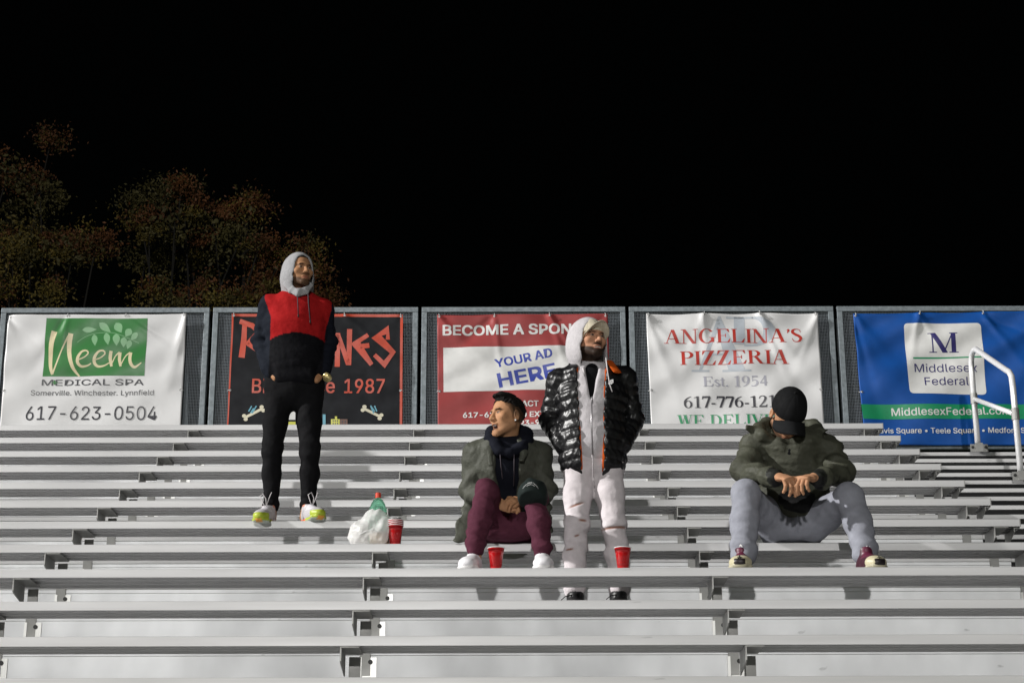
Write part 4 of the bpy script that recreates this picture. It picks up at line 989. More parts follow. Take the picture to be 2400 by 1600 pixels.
# sweatshirt
lo, hi = bbox([J(585, 680, 10.9), J(800, 925, 10.9)], .16); F = Field(lo, hi, .0062)
F.chain([(J(689, 890, 10.94), (.178, .128)), (J(690, 872, 10.94), (.172, .124))] + [(p, (r[0]*1.04, r[1]*1.05)) for p, r in K['torso'][1:]], .04)
for a_ in ('armL', 'armR'): F.chain(K[a_][:3], .02); F.op(seg(K[a_][2][0], K[a_][2][0]*.6+K[a_][3][0]*.4, K[a_][2][1]*.98, .040), .01)
for a_ in ('armL', 'armR'): F.op(seg(J(697, 700, 10.93), K[a_][0][0], .058, .060), .05)
F.op(seg(J(655, 880, 10.84), J(727, 880, 10.84), (.045, .030), (.045, .030), (0, 0, 1)), .04)     # pocket pouch
F.disp(folds(11, .006, 17, (.5, .6, 1.2), .8)); F.disp(folds(12, .0026, 40, (.6, 1, 1), .8))
for a_, sg in (('armL', 1), ('armR', 2)): F.disp(crease(K[a_][1][0], K[a_][2][0]-K[a_][0][0], .12, .0065, 95, sg))
F.disp(crease(J(640, 700, 10.85), (.8, 0, .6), .11, .005, 70, 5)); F.disp(crease(J(690, 880, 10.82), (0, 0, 1), .10, .004, 80, 6))
xl = [J(617, 690, 10.8), J(634, 740, 10.8), J(630, 800, 10.8)]; xr = [J(774, 715, 10.8), J(760, 760, 10.8), J(756, 800, 10.8)]; zc = J(695, 779, 10.8)[2]
def colA(P):
    z = P[:, 2]; c = np.tile([.0085, .010, .016], (len(P), 1)).astype(float)
    a = np.interp(z, [p[2] for p in xl[::-1]], [p[0] for p in xl[::-1]]); b = np.interp(z, [p[2] for p in xr[::-1]], [p[0] for p in xr[::-1]])
    ins = (P[:, 0] > a) & (P[:, 0] < b); mid = (a+b)/2
    c[ins] = [.0055, .0055, .007]; c[ins & (z > zc-.8*(P[:, 0]-mid)**2*1.3)] = [.31, .010, .011]
    sl = (~ins) & (P[:, 0] < mid); c[sl] = [.010, .0125, .019]
    return c
garment('sweatshirt', F, 'cloth', A, colA)
# hood
lo, hi = bbox([H.g(0, 0, 0), K['torso'][-1][0]], .19); F = Field(lo, hi, .0045)
F.op(H.E((0, .030, .018), (.100, .122, .130)), .02); F.op(H.E((0, .045, -.045), (.092, .100, .105)), .04); F.chain([(H.g(0, .035, -.06), (.098, .10)), (J(697, 684, 10.93), (.088, .085)), (J(696, 694, 10.92), (.085, .08))], .04)
F.op(H.E((0, .022, .016), (.084, .106, .113)), .006, 'cut'); F.op(seg(H.g(0, -.02, -.05), H.g(0, -.02, -.105), (.075, .075), (.062, .06)), .01, 'cut')
F.op(H.E((0, -.130, -.002), (.088, .100, .132)), .012, 'cut'); F.op(seg(H.g(0, -.10, -.02), H.g(0, -.13, -.10), (.066, .06), (.045, .05)), .012, 'cut')
F.chain([(J(672, 664, 10.85), (.008, .022)), (J(683, 680, 10.818), (.010, .022)), (J(698, 686, 10.80), (.010, .022)), (J(716, 682, 10.818), (.010, .022)), (J(728, 666, 10.86), (.008, .020))], .016, (0, 1, 0))
F.disp(folds(14, .003, 24)); garment('hood', F, 'cloth', A, flat((.30, .30, .31)))
for x0, x1, y1 in ((697, 699, 738), (722, 727, 752)):
    tubepart('drawstring', [J(x0, 690, 10.80), J(x0+1, 712, 10.785), J(x1, y1, 10.785)], .0030, 'cord_dark', A); tubepart('drawstring_tip', [J(x1, y1-1, 10.785), J(x1, y1+5, 10.785)], .0042, 'dark', A)
# trousers
lo, hi = bbox([J(600, 880, 10.93), J(790, 1200, 10.93)], .17); F = Field(lo, hi, .0065)
F.op(seg(J(654, 905, 10.94), J(724, 905, 10.94), .098, .098), .04); F.op(seg(J(689, 895, 10.94), J(689, 915, 10.94), (.172, .128), (.165, .125)), .03)
for l_ in ('legL', 'legR'): F.chain(K[l_], .03); F.op(seg(K[l_][-1][0], K[l_][-1][0]-V3(0, 0, .02), .051, .053), .01)
F.disp(folds(21, .004, 20, (1, 1, 1.5), .8)); F.disp(folds(22, .0018, 44, (1, 1, 1.), .8))
for l_, sd in (('legL', 7), ('legR', 8)): F.disp(crease(K[l_][2][0]-V3(0, .05, .03), (.25, 0, 1), .10, .006, 80, sd)); F.disp(crease(K[l_][-1][0], (0, 0, 1), .07, .005, 110, sd+3))
garment('trousers', F, 'cloth', A, flat((.0075, .0075, .0085)))
def acc(t, y, z, c):
    c[(z < .055) & (t > .72)] = [.36, .44, .03]; c[(z > .10) & (t < .3)] = [.55, .20, .12]; c[(t > .38) & (t < .70) & (z > .07)] = [.66, .64, .68]; return c
def sol(t, y, z):
    c = np.tile([.36, .44, .03], (len(t), 1)).astype(float); c[t < .42] = [.80, .16, .06]; c[z < .008] = [.42, .46, .40]; c[(t > .8) & (np.abs(y) < .02)] = [.65, .30, .05]; return c
for h_, t_, k_ in ((heelL, toeL, 'legL'), (heelR, toeR, 'legR')):
    o, G = shoe(A, h_, t_, None, (.46, .44, .46), sol, accent=acc); laces(A, G)
# watch on the wrist
wp = J(766, 884, 10.86); d_ = unit(K['armR'][3][0]-K['armR'][2][0]); u_ = unit(np.cross(d_, V3(0, 1, 0))); v_ = np.cross(d_, u_)
tubepart('watch', [wp-d_*.011, wp-d_*.009, wp+d_*.009, wp+d_*.011], [.027, .031, .031, .027], 'gold', A, 18)

# --- laughing man seated on bench 7
zb7 = SZ(7)
B = person(on(1188, 7, .13), 'laughing man seated in an open olive jacket over black, looking sideways, maroon joggers')
hL, hR = on(1158, 7, .15)+V3(0, 0, .10), on(1222, 7, .15)+V3(0, 0, .10)
kL, kR = J(1141, 1150, 9.84), J(1254, 1166, 9.84)
toeL, heelL = on(1092, 8, .012), on(1116, 8, .28); toeR, heelR = on(1275, 8, .012), on(1270, 8, .285)
K = dict(torso=[((hL+hR)/2+V3(0, .02, .02), (.165, .125)), (J(1188, 1165, 10.28), (.165, .125)), (J(1187, 1095, 10.2), (.175, .125)), (J(1187, 1060, 10.17), (.155, .105)), (J(1189, 1036, 10.16), (.07, .066))],
         armL=[(J(1114, 1066, 10.19), .066), (J(1103, 1150, 10.22), .055), (J(1160, 1180, 9.98), .044), (J(1172, 1176, 9.95), .040)],
         armR=[(J(1264, 1064, 10.19), .066), (J(1279, 1150, 10.18), .056), (J(1232, 1178, 10.02), .044), (J(1222, 1174, 9.98), .040)],
         legL=[(hL, .085), ((hL+kL)/2, .076), (kL, .060), (J(1126, 1215, 9.78), .060), (J(1114, 1277, 9.74), .054)],
         legR=[(hR, .085), ((hR+kR)/2, .076), (kR, .060), (J(1264, 1225, 9.78), .058), (J(1270, 1284, 9.76), .052)])
H = Head(J(1189, 977, 10.12), rotm(-56, 2, -3), 1.0, openm=1.35)
lo, hi = bbox([J(1085, 930, 10.1), J(1300, 1300, 10.1), toeL, heelR, hL], .17)
hc = J(1194, 1176, 9.93)
F = Field(lo, hi, .013, [(H.c-.15, H.c+.15), (hc-.10, hc+.10)], .0028)
body_core(F, K, .78); H.build(F, K['torso'][-1][0])
for w_, k_, th in ((J(1166, 1180, 9.97), J(1191, 1186, 9.90), 1), (J(1228, 1174, 9.99), J(1199, 1170, 9.90), -1)):
    hand(F, w_, k_, (0, -.75, .65) if th < 0 else (0, -.8, -.6), (.75, .9, .7), thumb=th, sc=.92)
F.chain([(K['armL'][2][0], .034), (J(1168, 1180, 9.965), .026)]); F.chain([(K['armR'][2][0], .034), (J(1227, 1174, 9.985), .026)])
for k_, h_ in (('legL', heelL), ('legR', heelR)): F.chain([(K[k_][-1][0], .036), (h_+V3(0, -.06, .06), .03)])
set_body(B, F, lambda P: H.color(P, SKIN['fair'], 'light', .9, fade=.92))
F = Field(H.c-.17, H.c+.17, .0033); F.op(H.E((0, .014, .042), (.0785, .1015, .0925)), .01)
F.keep(hairline(H, [-.12, -.085, -.062, -.050, -.036, -.012, .03, .07, .10], [.098, .084, .074, .060, .056, .050, .040, .010, -.02]), .004); F.op(H.E((.0, -.03, .118), (.055, .06, .022)), .015)
F.disp(folds(4, .0025, 170)); F.disp(folds(5, .002, 320)); garment('hair', F, 'hair', B, None)
sp = H.g(.085, -.002, -.043); F = Field(sp-.02, sp+.02, .0025); F.op(sph(sp, .0062), .002); garment('earring', F, 'stud', B, None)
# hoodie under the jacket, with its hood bunched behind the neck
lo, hi = bbox([J(1120, 1000, 10.15), J(1260, 1250, 10.2)], .13); F = Field(lo, hi, .0062)
F.chain([(p, (r[0]*1.0, r[1]*1.02)) for p, r in K['torso'][:-1]], .04)
ring = [(1163, 1046, 10.06, .030), (1152, 1028, 10.11, .036), (1156, 1016, 10.19, .040), (1180, 1012, 10.27, .046), (1210, 1012, 10.27, .048), (1229, 1018, 10.2, .046), (1232, 1034, 10.12, .040), (1222, 1050, 10.07, .032), (1196, 1062, 10.04, .026), (1172, 1056, 10.04, .026)]
F.chain([(J(a, b, c), d) for a, b, c, d in ring+ring[:1]], .02)
F.disp(folds(17, .004, 24)); garment('hoodie', F, 'cloth', B, flat((.0085, .0095, .015)))
tubepart('drawstring', [J(1172, 1062, 10.02), J(1174, 1090, 10.03), J(1178, 1122, 10.06)], .0028, 'cord_dark', B); tubepart('drawstring', [J(1205, 1064, 10.02), J(1205, 1090, 10.03), J(1204, 1138, 10.08)], .0028, 'cord_dark', B)
# open jacket
lo, hi = bbox([J(1060, 1020, 10.2), J(1320, 1300, 10.2)], .17); F = Field(lo, hi, .0062)
F.chain([((hL+hR)/2+V3(0, .03, -.02), (.235, .135))] + [(p, (r[0]*1.17, r[1]*1.15)) for p, r in K['torso'][1:-1]] + [(J(1189, 1042, 10.19), (.10, .08))], .04)
for a_ in ('armL', 'armR'): F.chain([(p, r*1.10) for p, r in K[a_]], .03); F.op(seg(J(1188, 1050, 10.2), K[a_][0][0], .06, .068), .05)
F.op(seg(J(1100, 1180, 10.25), J(1078, 1268, 10.12), (.050, .018), (.045, .010), (1, 0, 0)), .03); F.op(seg(J(1278, 1180, 10.22), J(1288, 1245, 10.15), (.045, .02), (.025, .012), (1, 0, 0)), .03)
F.op(seg(J(1189, 1035, 9.95), J(1188, 1075, 9.93), (.085, .20), (.080, .20)), .012, 'cut'); F.op(seg(J(1188, 1075, 9.93), J(1186, 1260, 9.93), (.080, .24), (.100, .30)), .012, 'cut')
F.op(seg(J(1189, 1000, 10.14), J(1189, 1050, 10.14), .088, .080), .015, 'cut')
F.op(seg(J(1148, 1048, 10.05), J(1150, 1088, 10.03), (.030, .012), (.016, .010), (1, 0, .4)), .012); F.op(seg(J(1226, 1056, 10.05), J(1222, 1078, 10.03), (.034, .012), (.020, .010), (1, 0, -.4)), .012)
F.disp(folds(23, .007, 17, (1, .6, .4), .8)); F.disp(folds(24, .004, 36, (1, .7, .6), .8)); F.disp(folds(25, .0016, 65, (1, 1, 1), .8))
for a_, sd in (('armL', 1), ('armR', 2)): F.disp(crease(K[a_][1][0], K[a_][2][0]-K[a_][0][0], .13, .008, 75, sd)); F.disp(crease(K[a_][0][0], K[a_][1][0]-K[a_][0][0], .10, .004, 70, sd+4))
garment('jacket', F, 'shell', B, flat((.060, .063, .050)))
# joggers
lo, hi = bbox([J(1075, 1120, 9.9), J(1310, 1300, 9.9), hL+V3(0, .1, -.1)], .15); F = Field(lo, hi, .0062)
F.op(seg(hL, hR, .100, .100), .04)
for l_ in ('legL', 'legR'): F.chain([(p, r*1.06) for p, r in K[l_]], .035); p = K[l_][-1][0]; F.op(seg(p, p-V3(0, 0, .022), .056, .046), .012)
F.op(seg((hL+hR)/2+V3(0, -.20, -.025), (hL+hR)/2+V3(0, -.02, -.02), (.16, .075), (.14, .08)), .05)
F.keep(lambda X, Y, Z: np.where(Y > DY(7)-.012, zb7+.001-Z, -.5)+0*X, .004)
F.disp(folds(29, .007, 15, (1, .7, .5), .8)); F.disp(folds(30, .003, 38, (1, .7, .7), .8))
for l_, sd in (('legL', 1), ('legR', 2)): F.disp(crease(K[l_][2][0]-V3(0, .06, .06), (.5, 0, 1), .12, .008, 60, sd)); F.disp(crease(K[l_][-1][0]+V3(0, 0, .03), (.2, 0, 1), .08, .008, 85, sd+3))
garment('joggers', F, 'cloth', B, flat((.082, .024, .040)))
for h_, t_ in ((heelL, toeL), (heelR, toeR)): o, G = shoe(B, h_, t_, None, (.74, .73, .76), (.78, .77, .77), wdt=1.12); 

# the dark cap hung on his knee: a thing of its own
cc = J(1247, 1168, 9.77)
HC = Head(cc, rotm(-6, 30, 4), .96)
co = link('baseball_cap', bpy.data.meshes.new('baseball_cap'), None, None, cc); tag(co, 'dark green cap with small arched white lettering, hung over the knee in maroon joggers', 'cap')
F = Field(cc-.17, cc+.17, .004); F.op(HC.E((0, 0, .03), (.088, .098, .094)), .01); F.keep(plane(HC.g(0, 0, -.02), -HC.R@V3(0, 0, 1.)), .006); F.disp(folds(41, .0055, 26)); F.disp(crease(HC.g(0, -.03, .11), (.6, .2, .4), .07, .006, 70, 3)); F.op(HC.E((0, 0, .126), (.008, .008, .005)), .002)
me = F.mesh('crown', cc, flat((.014, .020, .019))); link('crown', me, M['cap'], co)
HB = Head(cc, rotm(174, 0, 0), .92)
bm_ = brim_mesh(HB, co, 'cap', (.014, .020, .019), z0=-.02, droop=.5, tilt=.2); link('brim', bm_, M['cap'], co)
bpy.data.meshes.remove(co.data) if False else None
def arch_text(body, rad, z0, size, parent, off):
    """small lettering wrapped round the front of the cap"""
    V, Fc = text_mesh(body); V = V/_cap*size; xm = (V[:, 0].min()+V[:, 0].max())/2; out = []
    for x, y in V:
        a = (x-xm)/rad; p = HC.g(math.sin(a)*(.0888), -math.cos(a)*(.0995), z0/.92+(y-.10*(x-xm)**2/.05*8)/.92); out.append(p)
    out = np.array(out); c = HC.g(0, 0, .03)
    for i in range(len(out)): out[i] = out[i]+unit(out[i]-c)*off
    return MB().add([tuple(p-np.array(parent.location)) for p in out], Fc).build('lettering', M['cuprim'], parent)
arch_text('Polo Ralph Lauren', .088, .022, .0075, co, .0035); arch_text('SINCE 1967', .088, .009, .0055, co, .0035)

# --- man in the glossy black puffer jacket, standing on the footboard of row 8
fz8 = SZ(8)-.178; YC = 10.13
C_ = person(onz(1390, fz8, 10.05), 'man standing in glossy black puffer jacket, pale hood over beige cap, ripped pale jeans')
heelL, toeL = onz(1352, fz8, 10.17), onz(1341, fz8, 9.90); heelR, toeR = onz(1448, fz8, 10.16), onz(1460, fz8, 9.90)
K = dict(torso=[(J(1390, 1085, YC), (.155, .11)), (J(1390, 1030, YC), (.160, .115)), (J(1387, 935, YC), (.170, .12)), (J(1386, 890, YC), (.150, .10)), (J(1387, 862, YC), (.070, .066))],
         armL=[(J(1312, 895, YC+.01), .070), (J(1289, 985, YC+.08), .061), (J(1320, 1040, YC-.03), .052), (J(1336, 1052, YC-.05), .046)],
         armR=[(J(1462, 889, YC+.01), .070), (J(1484, 985, YC+.08), .061), (J(1459, 1040, YC-.03), .052), (J(1444, 1052, YC-.05), .046)],
         legL=[(J(1357, 1105, YC), .086), (J(1354, 1160, YC-.02), .080), (J(1352, 1222, YC-.06), .067), (J(1347, 1300, YC-.03), .062), (J(1346, 1372, YC-.01), .060)],
         legR=[(J(1424, 1105, YC), .086), (J(1430, 1160, YC-.02), .080), (J(1438, 1226, YC-.06), .067), (J(1447, 1300, YC-.03), .062), (J(1451, 1372, YC-.01), .058)])
H = Head(J(1383, 800, 10.07), rotm(27, 5, 1), 1.0, smile=1.)
lo, hi = bbox([J(1270, 745, YC), J(1505, 1385, YC), toeL, heelR], .17); F = Field(lo, hi, .013, [(H.c-.15, H.c+.15), (J(1330, 1060, 10.03)-.06, J(1330, 1060, 10.03)+.06)], .0028)
body_core(F, K, .78); H.build(F, K['torso'][-1][0])
for k_, h_ in (('legL', heelL), ('legR', heelR)): F.chain([(K[k_][-1][0], .036), (h_+V3(0, -.05, .06), .03)])
hand(F, J(1326, 1046, YC-.03), J(1348, 1060, YC-.05), (-.4, -.9, .3), (.1, .15, .1), thumb=-1, sc=.9); hand(F, J(1453, 1046, YC-.03), J(1432, 1060, YC-.05), (.4, -.9, .3), (.1, .15, .1), thumb=1, sc=.9)
set_body(C_, F, lambda P: H.color(P, SKIN['brown'], 'full', .9))
cp_ = cap_part(H, C_, (.55, .50, .39)); bmm = brim_mesh(H, C_, 'cap', (.55, .50, .39), droop=1.15, tilt=-.30, z0=.052, ln=.072, w0=.083, span=1.08); link('brim', bmm, M['cap'], cp_)
MB().add([tuple(H.g(x, y, z)-np.array(C_.location)) for x, y, z in ((-.004, -.0995, .084), (.010, -.0990, .080), (.014, -.0965, .093), (.006, -.0955, .096), (.001, -.0965, .092))], [(0, 1, 2, 3, 4)]).build('emblem', M['dark'], cp_)
# black tee
lo, hi = bbox([J(1340, 860, 10.), J(1440, 1000, 10.1)], .12); F = Field(lo, hi, .006); F.chain([(J(1387, 1000, YC), (.11, .100)), (J(1387, 930, YC), (.13, .104)), (J(1386, 888, YC), (.12, .090)), (J(1387, 866, YC-.005), (.074, .07))], .03); garment('tee_shirt', F, 'cloth', C_, flat((.006, .006, .007)))
# zipped hoodie
lo, hi = bbox([J(1310, 860, YC), J(1470, 1090, YC)], .13); F = Field(lo, hi, .006)
F.chain([(J(1389, 1058, YC), (.162, .124))] + [(p, (r[0]*1.02, r[1]*1.08)) for p, r in K['torso'][1:-1]] + [(J(1387, 868, YC), (.085, .078))], .04)
F.op(seg(J(1388, 850, 9.93), J(1387, 925, 9.93), (.056, .14), (.006, .14)), .008, 'cut'); F.disp(folds(37, .0035, 22)); garment('hoodie', F, 'cloth', C_, flat((.50, .475, .495)))
tubepart('zip', [J(1387, 934, 9.985), J(1386, 990, 9.985), J(1389, 1060, 9.985)], .0045, 'zip', C_, 8); tubepart('zip_pull', [J(1387, 930, 9.98), J(1387.5, 941, 9.975)], .0055, 'zip', C_, 8)
# hood
lo, hi = bbox([H.g(0, 0, 0), K['torso'][-1][0]], .20); F = Field(lo, hi, .0045)
F.op(H.E((0, .042, .028), (.113, .126, .130)), .02); F.op(H.E((0, .056, -.035), (.106, .105, .112)), .04); F.chain([(H.g(0, .035, -.06), (.106, .105)), (J(1386, 858, YC+.01), (.100, .09)), (J(1386, 872, YC), (.105, .085))], .04)
F.op(H.E((0, .030, .024), (.096, .112, .113)), .006, 'cut'); F.op(seg(H.g(0, -.02, -.05), J(1387, 880, YC-.02), (.082, .085), (.068, .07)), .01, 'cut')
F.op(H.E((0, -.145, -.004), (.097, .142, .136)), .010, 'cut'); F.op(seg(H.g(0, -.12, -.03), J(1388, 890, YC-.17), (.080, .10), (.048, .08)), .014, 'cut')
F.disp(folds(38, .0035, 22)); garment('hood', F, 'cloth', C_, flat((.47, .45, .465)))
tubepart('drawstring', [J(1420, 838, 9.98), J(1424, 870, 9.985), J(1429, 900, 9.985), J(1435, 918, 9.985)], .0032, 'cord', C_)
tubepart('drawstring', [J(1366, 862, 9.985), J(1370, 876, 9.98)], .0045, 'cord', C_)
# orange lining shows along the open front
def jack(F, gr, g0, g1):
    F.chain([(J(1389, 1082, YC), (.182*gr, .132*gr)), (J(1389, 1065, YC), (.176*gr, .130*gr))] + [(p, (r[0]*1.14*gr, r[1]*1.16*gr)) for p, r in K['torso'][1:-1]] + [(J(1387, 872, YC+.015), (.112*gr, .085*gr))], .04)
    F.op(seg(J(1389, 840, 9.95), J(1387, 905, 9.93), (g0+.018, .2), (g0, .2)), .01, 'cut'); F.op(seg(J(1387, 905, 9.93), J(1391, 1110, 9.93), (g0, .24), (g1, .26)), .01, 'cut')
    F.op(seg(J(1387, 820, YC-.02), J(1387, 880, YC-.02), .100, .088), .015, 'cut')
lo, hi = bbox([J(1300, 830, YC), J(1480, 1110, YC)], .14); F = Field(lo, hi, .0058); jack(F, .95, .070, .058); F.op(seg(J(1436, 866, YC-.06), J(1424, 925, YC-.12), (.030, .010), (.014, .008), (1, .3, 0)), .01); F.op(seg(J(1347, 852, YC-.02), J(1352, 880, YC-.08), (.016, .02), (.014, .012)), .01); F.op(seg(J(1428, 846, YC-.05), J(1447, 872, YC-.115), (.026, .007), (.030, .007), (1, 0, -.5)), .008)
garment('jacket_lining', F, 'cloth', C_, flat((.42, .070, .008)))
quilt = lambda s, u, v: -.006*np.abs(np.sin(math.pi*s/.050))**.7
lo, hi = bbox([J(1255, 840, YC), J(1515, 1110, YC)], .15); F = Field(lo, hi, .0056); jack(F, 1., .082, .068)
F.disp(lambda X, Y, Z: -.0065*np.abs(np.sin(math.pi*(Z+.10*np.abs(X-K['torso'][1][0][0]))/.058))**.7)
for a_ in ('armL', 'armR'):
    pts = [(p, r*.97) for p, r in K[a_][:3]]
    for (a, ra), (b, rb) in zip(pts[:-1], pts[1:]): F.op(seg(a, b, ra, rb, mod=quilt), .012)
    F.op(seg(K[a_][2][0], K[a_][2][0]+(K[a_][3][0]-K[a_][2][0])*.5, .052, .048), .012); F.op(seg(J(1387, 880, YC+.02), K[a_][0][0], .060, .072), .04)
F.op(seg(J(1343, 846, YC-.0), J(1340, 885, YC-.06), (.022, .018), (.03, .02)), .015); F.op(seg(J(1450, 868, YC-.03), J(1436, 930, YC-.10), (.03, .02), (.02, .02)), .02)
F.disp(folds(47, .003, 42, (1, 1, .5), .8)); F.disp(folds(48, .002, 75, (1, 1, .6), .8)); F.disp(crease(K['armL'][1][0], K['armL'][2][0]-K['armL'][0][0], .12, .004, 110, 3)); F.disp(crease(K['armR'][1][0], K['armR'][2][0]-K['armR'][0][0], .12, .004, 110, 4))
pj = garment('jacket', F, 'puffer', C_, flat((.006, .006, .007)))
lg = J(1432, 896, 0.+YC-.135); lg[1] = surf_y(pj, lg[0], lg[2], .016)-.002; o_ = np.array(C_.location)
lm = MB()
for i in range(3):
    r0, r1 = .009+.0075*i, .014+.0075*i; pts = []
    for k in range(9):
        a = math.pi/2*k/8; pts += [(lg[0]+.014-r0*math.cos(a), lg[1]-.003, lg[2]-.010+r0*math.sin(a)), (lg[0]+.014-r1*math.cos(a), lg[1]-.003, lg[2]-.010+r1*math.sin(a))]
    lm.add([tuple(np.array(p)-o_) for p in pts], [(2*k, 2*k+2, 2*k+3, 2*k+1) for k in range(8)])
lm.build('chest_logo', M['cuprim'], pj)
# ripped jeans
lo, hi = bbox([J(1300, 1060, YC), J(1490, 1395, YC)], .14); F = Field(lo, hi, .0058)
F.op(seg(J(1357, 1085, YC), J(1424, 1085, YC), .100, .100), .04); F.op(seg(J(1357, 1062, YC), J(1424, 1062, YC), .088, .088), .04)
for l_ in ('legL', 'legR'): F.chain([(p, r*1.02) for p, r in K[l_]], .03); p = K[l_][-1][0]; F.op(seg(p, p-V3(0, 0, .015), .060, .062), .01)
F.disp(folds(53, .0042, 20, (1, 1, 1.4), .8)); F.disp(folds(54, .0018, 44, (1, 1, 1.), .8))
for l_, sd in (('legL', 1), ('legR', 2)): F.disp(crease(K[l_][3][0], (.3, 0, 1), .17, .0065, 62, sd)); F.disp(crease(K[l_][2][0], (-.2, 0, 1), .10, .005, 75, sd+5))
F.op(seg(J(1388, 1066, 9.98), J(1391, 1125, 9.985), .004, .004), .012)      # fly seam
rips = [(1351, 1184, .040, .007, .35), (1365, 1222, .022, .007, 0), (1335, 1286, .020, .006, .1), (1440, 1238, .075, .007, .08), (1352, 1256, .014, .005, .3)]
def rip_w(X, Y, Z, i):
    px, py, a, b, t = rips[i]; c = J(px, py, YC-.09); dx = X-c[0]; dz = Z-c[2]-t*dx
    return np.exp(-((dx/a)**4+(dz/b)**4))*(Y < YC)
for i in range(len(rips)): F.disp(lambda X, Y, Z, i=i: .007*rip_w(X, Y, Z, i))
def colJ(P):
    c = np.tile([.60, .555, .575], (len(P), 1)).astype(float)
    for i in range(len(rips)): m = rip_w(P[:, 0], P[:, 1], P[:, 2], i)[:, None]; c = c*(1-m)+np.array([.26, .13, .09])*m
    zt_ = J(1390, 1085, YC-.1)[2]; return c
garment('jeans', F, 'denim', C_, colJ)
for i, sg in ((3, 1),):
    px, py, a, b, t = rips[i]; c = J(px+34, py-6, YC-.08)
    for k in range(9): tubepart('frayed_thread', [c+V3(-.02-.014*k, 0, -.004*k*.3), c+V3(-.016-.014*k+random.uniform(-.01, .012), -.012, -.016-.008*random.random())], .0011, 'cord', C_, 4)
for h_, t_ in ((heelL, toeL), (heelR, toeR)): o, G = shoe(C_, h_, t_, None, (.010, .010, .011), (.012, .012, .012), high=True, wdt=1.15, sc=1.2); tubepart('lace', [G(.42, -.01, .13), G(.46, -.05, .12), G(.45, -.075, .10)], .003, 'dark', C_, 6)

# --- man bowed forward in the olive parka, seated on bench 7
D_ = person(on(1857, 7, .13), 'man seated with bowed head under a black cap, olive parka, hands clasped between knees')
hL, hR = on(1828, 7, .16)+V3(0, 0, .105), on(1886, 7, .16)+V3(0, 0, .105)
kL, kR = J(1748, 1157, 9.86), J(1990, 1163, 9.86)
toeL, heelL = on(1734, 8, .004), on(1742, 8, .285); toeR, heelR = on(2066, 8, .03), on(2020, 8, .265)
K = dict(torso=[((hL+hR)/2+V3(0, .04, .03), (.175, .135)), (J(1857, 1165, 10.27), (.185, .145)), (J(1856, 1095, 10.17), (.195, .145)), (J(1855, 1050, 10.12), (.175, .12)), (J(1853, 1022, 10.07), (.075, .07))],
         armL=[(J(1770, 1048, 10.12), .080), (J(1743, 1104, 9.98), .068), (J(1806, 1117, 9.79), .054), (J(1816, 1117, 9.77), .048)],
         armR=[(J(1938, 1054, 10.12), .080), (J(1972, 1108, 9.98), .068), (J(1925, 1121, 9.79), .054), (J(1916, 1120, 9.77), .048)],
         legL=[(hL, .098), ((hL+kL)/2, .086), (kL, .071), (J(1745, 1220, 9.82), .074), (J(1743, 1283, 9.78), .069)],
         legR=[(hR, .098), ((hR+kR)/2, .086), (kR, .071), (J(2010, 1222, 9.82), .073), (J(2026, 1280, 9.78), .069)])
H = Head(J(1847, 972, 9.99), rotm(5, -61, 6), 1.14)
lo, hi = bbox([J(1715, 905, 10.), J(2040, 1300, 10.), toeL, toeR, heelR, hL], .17); hc = J(1866, 1128, 9.70)
F = Field(lo, hi, .013, [(H.c-.155, H.c+.155), (hc-.15, hc+.15)], .003)
body_core(F, K, .78); H.build(F, K['torso'][-1][0])
hand(F, J(1822, 1117, 9.755), J(1851, 1122, 9.68), (.05, -.45, 1), (.85, .55, .35), thumb=-1, sc=1.12, r=.0095); hand(F, J(1910, 1119, 9.755), J(1880, 1120, 9.675), (-.1, -.35, 1), (.85, .6, .4), thumb=1, sc=1.10, r=.0095)
F.chain([(K['armL'][2][0], .034), (J(1822, 1117, 9.755), .028)]); F.chain([(K['armR'][2][0], .034), (J(1910, 1119, 9.755), .028)])
for k_, h_ in (('legL', heelL), ('legR', heelR)): F.chain([(K[k_][-1][0], .036), (h_+V3(0, -.04, .09), .024)])
set_body(D_, F, lambda P: H.color(P, SKIN['olive'], 'stubble', .9))
cp_ = cap_part(H, D_, (.0075, .0078, .0085)); link('brim', brim_mesh(H, D_, 'cap', (.010, .0105, .0115), droop=.9, tilt=.20, ln=.080, w0=.088, z0=.050, y0=-.082), M['cap'], cp_)
lo, hi = bbox([J(1700, 1000, 10.1), J(2015, 1240, 10.)], .17); F = Field(lo, hi, .0062)
F.chain([(J(1858, 1180, 10.16), (.20, .125))] + [(p, (r[0]*1.10, r[1]*1.10)) for p, r in K['torso'][1:-1]] + [(J(1853, 1030, 10.13), (.11, .09))], .05)
for a_ in ('armL', 'armR'): F.chain(K[a_], .03); F.op(seg(J(1854, 1045, 10.16), K[a_][0][0], .075, .082), .05)
ring = [(1788, 1022, 10.02, .036), (1776, 1006, 10.08, .034), (1796, 994, 10.16, .040), (1830, 996, 10.22, .045), (1870, 998, 10.22, .045), (1905, 1000, 10.16, .042), (1920, 1012, 10.08, .036), (1900, 1034, 10.0, .030)]
F.chain([(J(a, b, c), d) for a, b, c, d in ring], .02)
F.op(seg(J(1782, 1008, 10.06), J(1750, 1002, 10.02), (.030, .016), (.012, .006), (0, 0, 1)), .012); F.op(seg(J(1914, 1008, 10.08), J(1940, 1007, 10.03), (.030, .018), (.010, .008), (0, 0, 1)), .012)
F.op(seg(J(1852, 1010, 9.90), J(1852, 1052, 9.93), (.085, .10), (.030, .06)), .02, 'cut'); F.op(H.E((0, .0, .0), (.085, .11, .13)), .01, 'cut')
F.disp(folds(61, .007, 16, (1, .6, .6), .8)); F.disp(folds(62, .0045, 34, (.8, .6, 1.), .8)); F.disp(folds(63, .002, 60, (1, 1, 1.), .8))
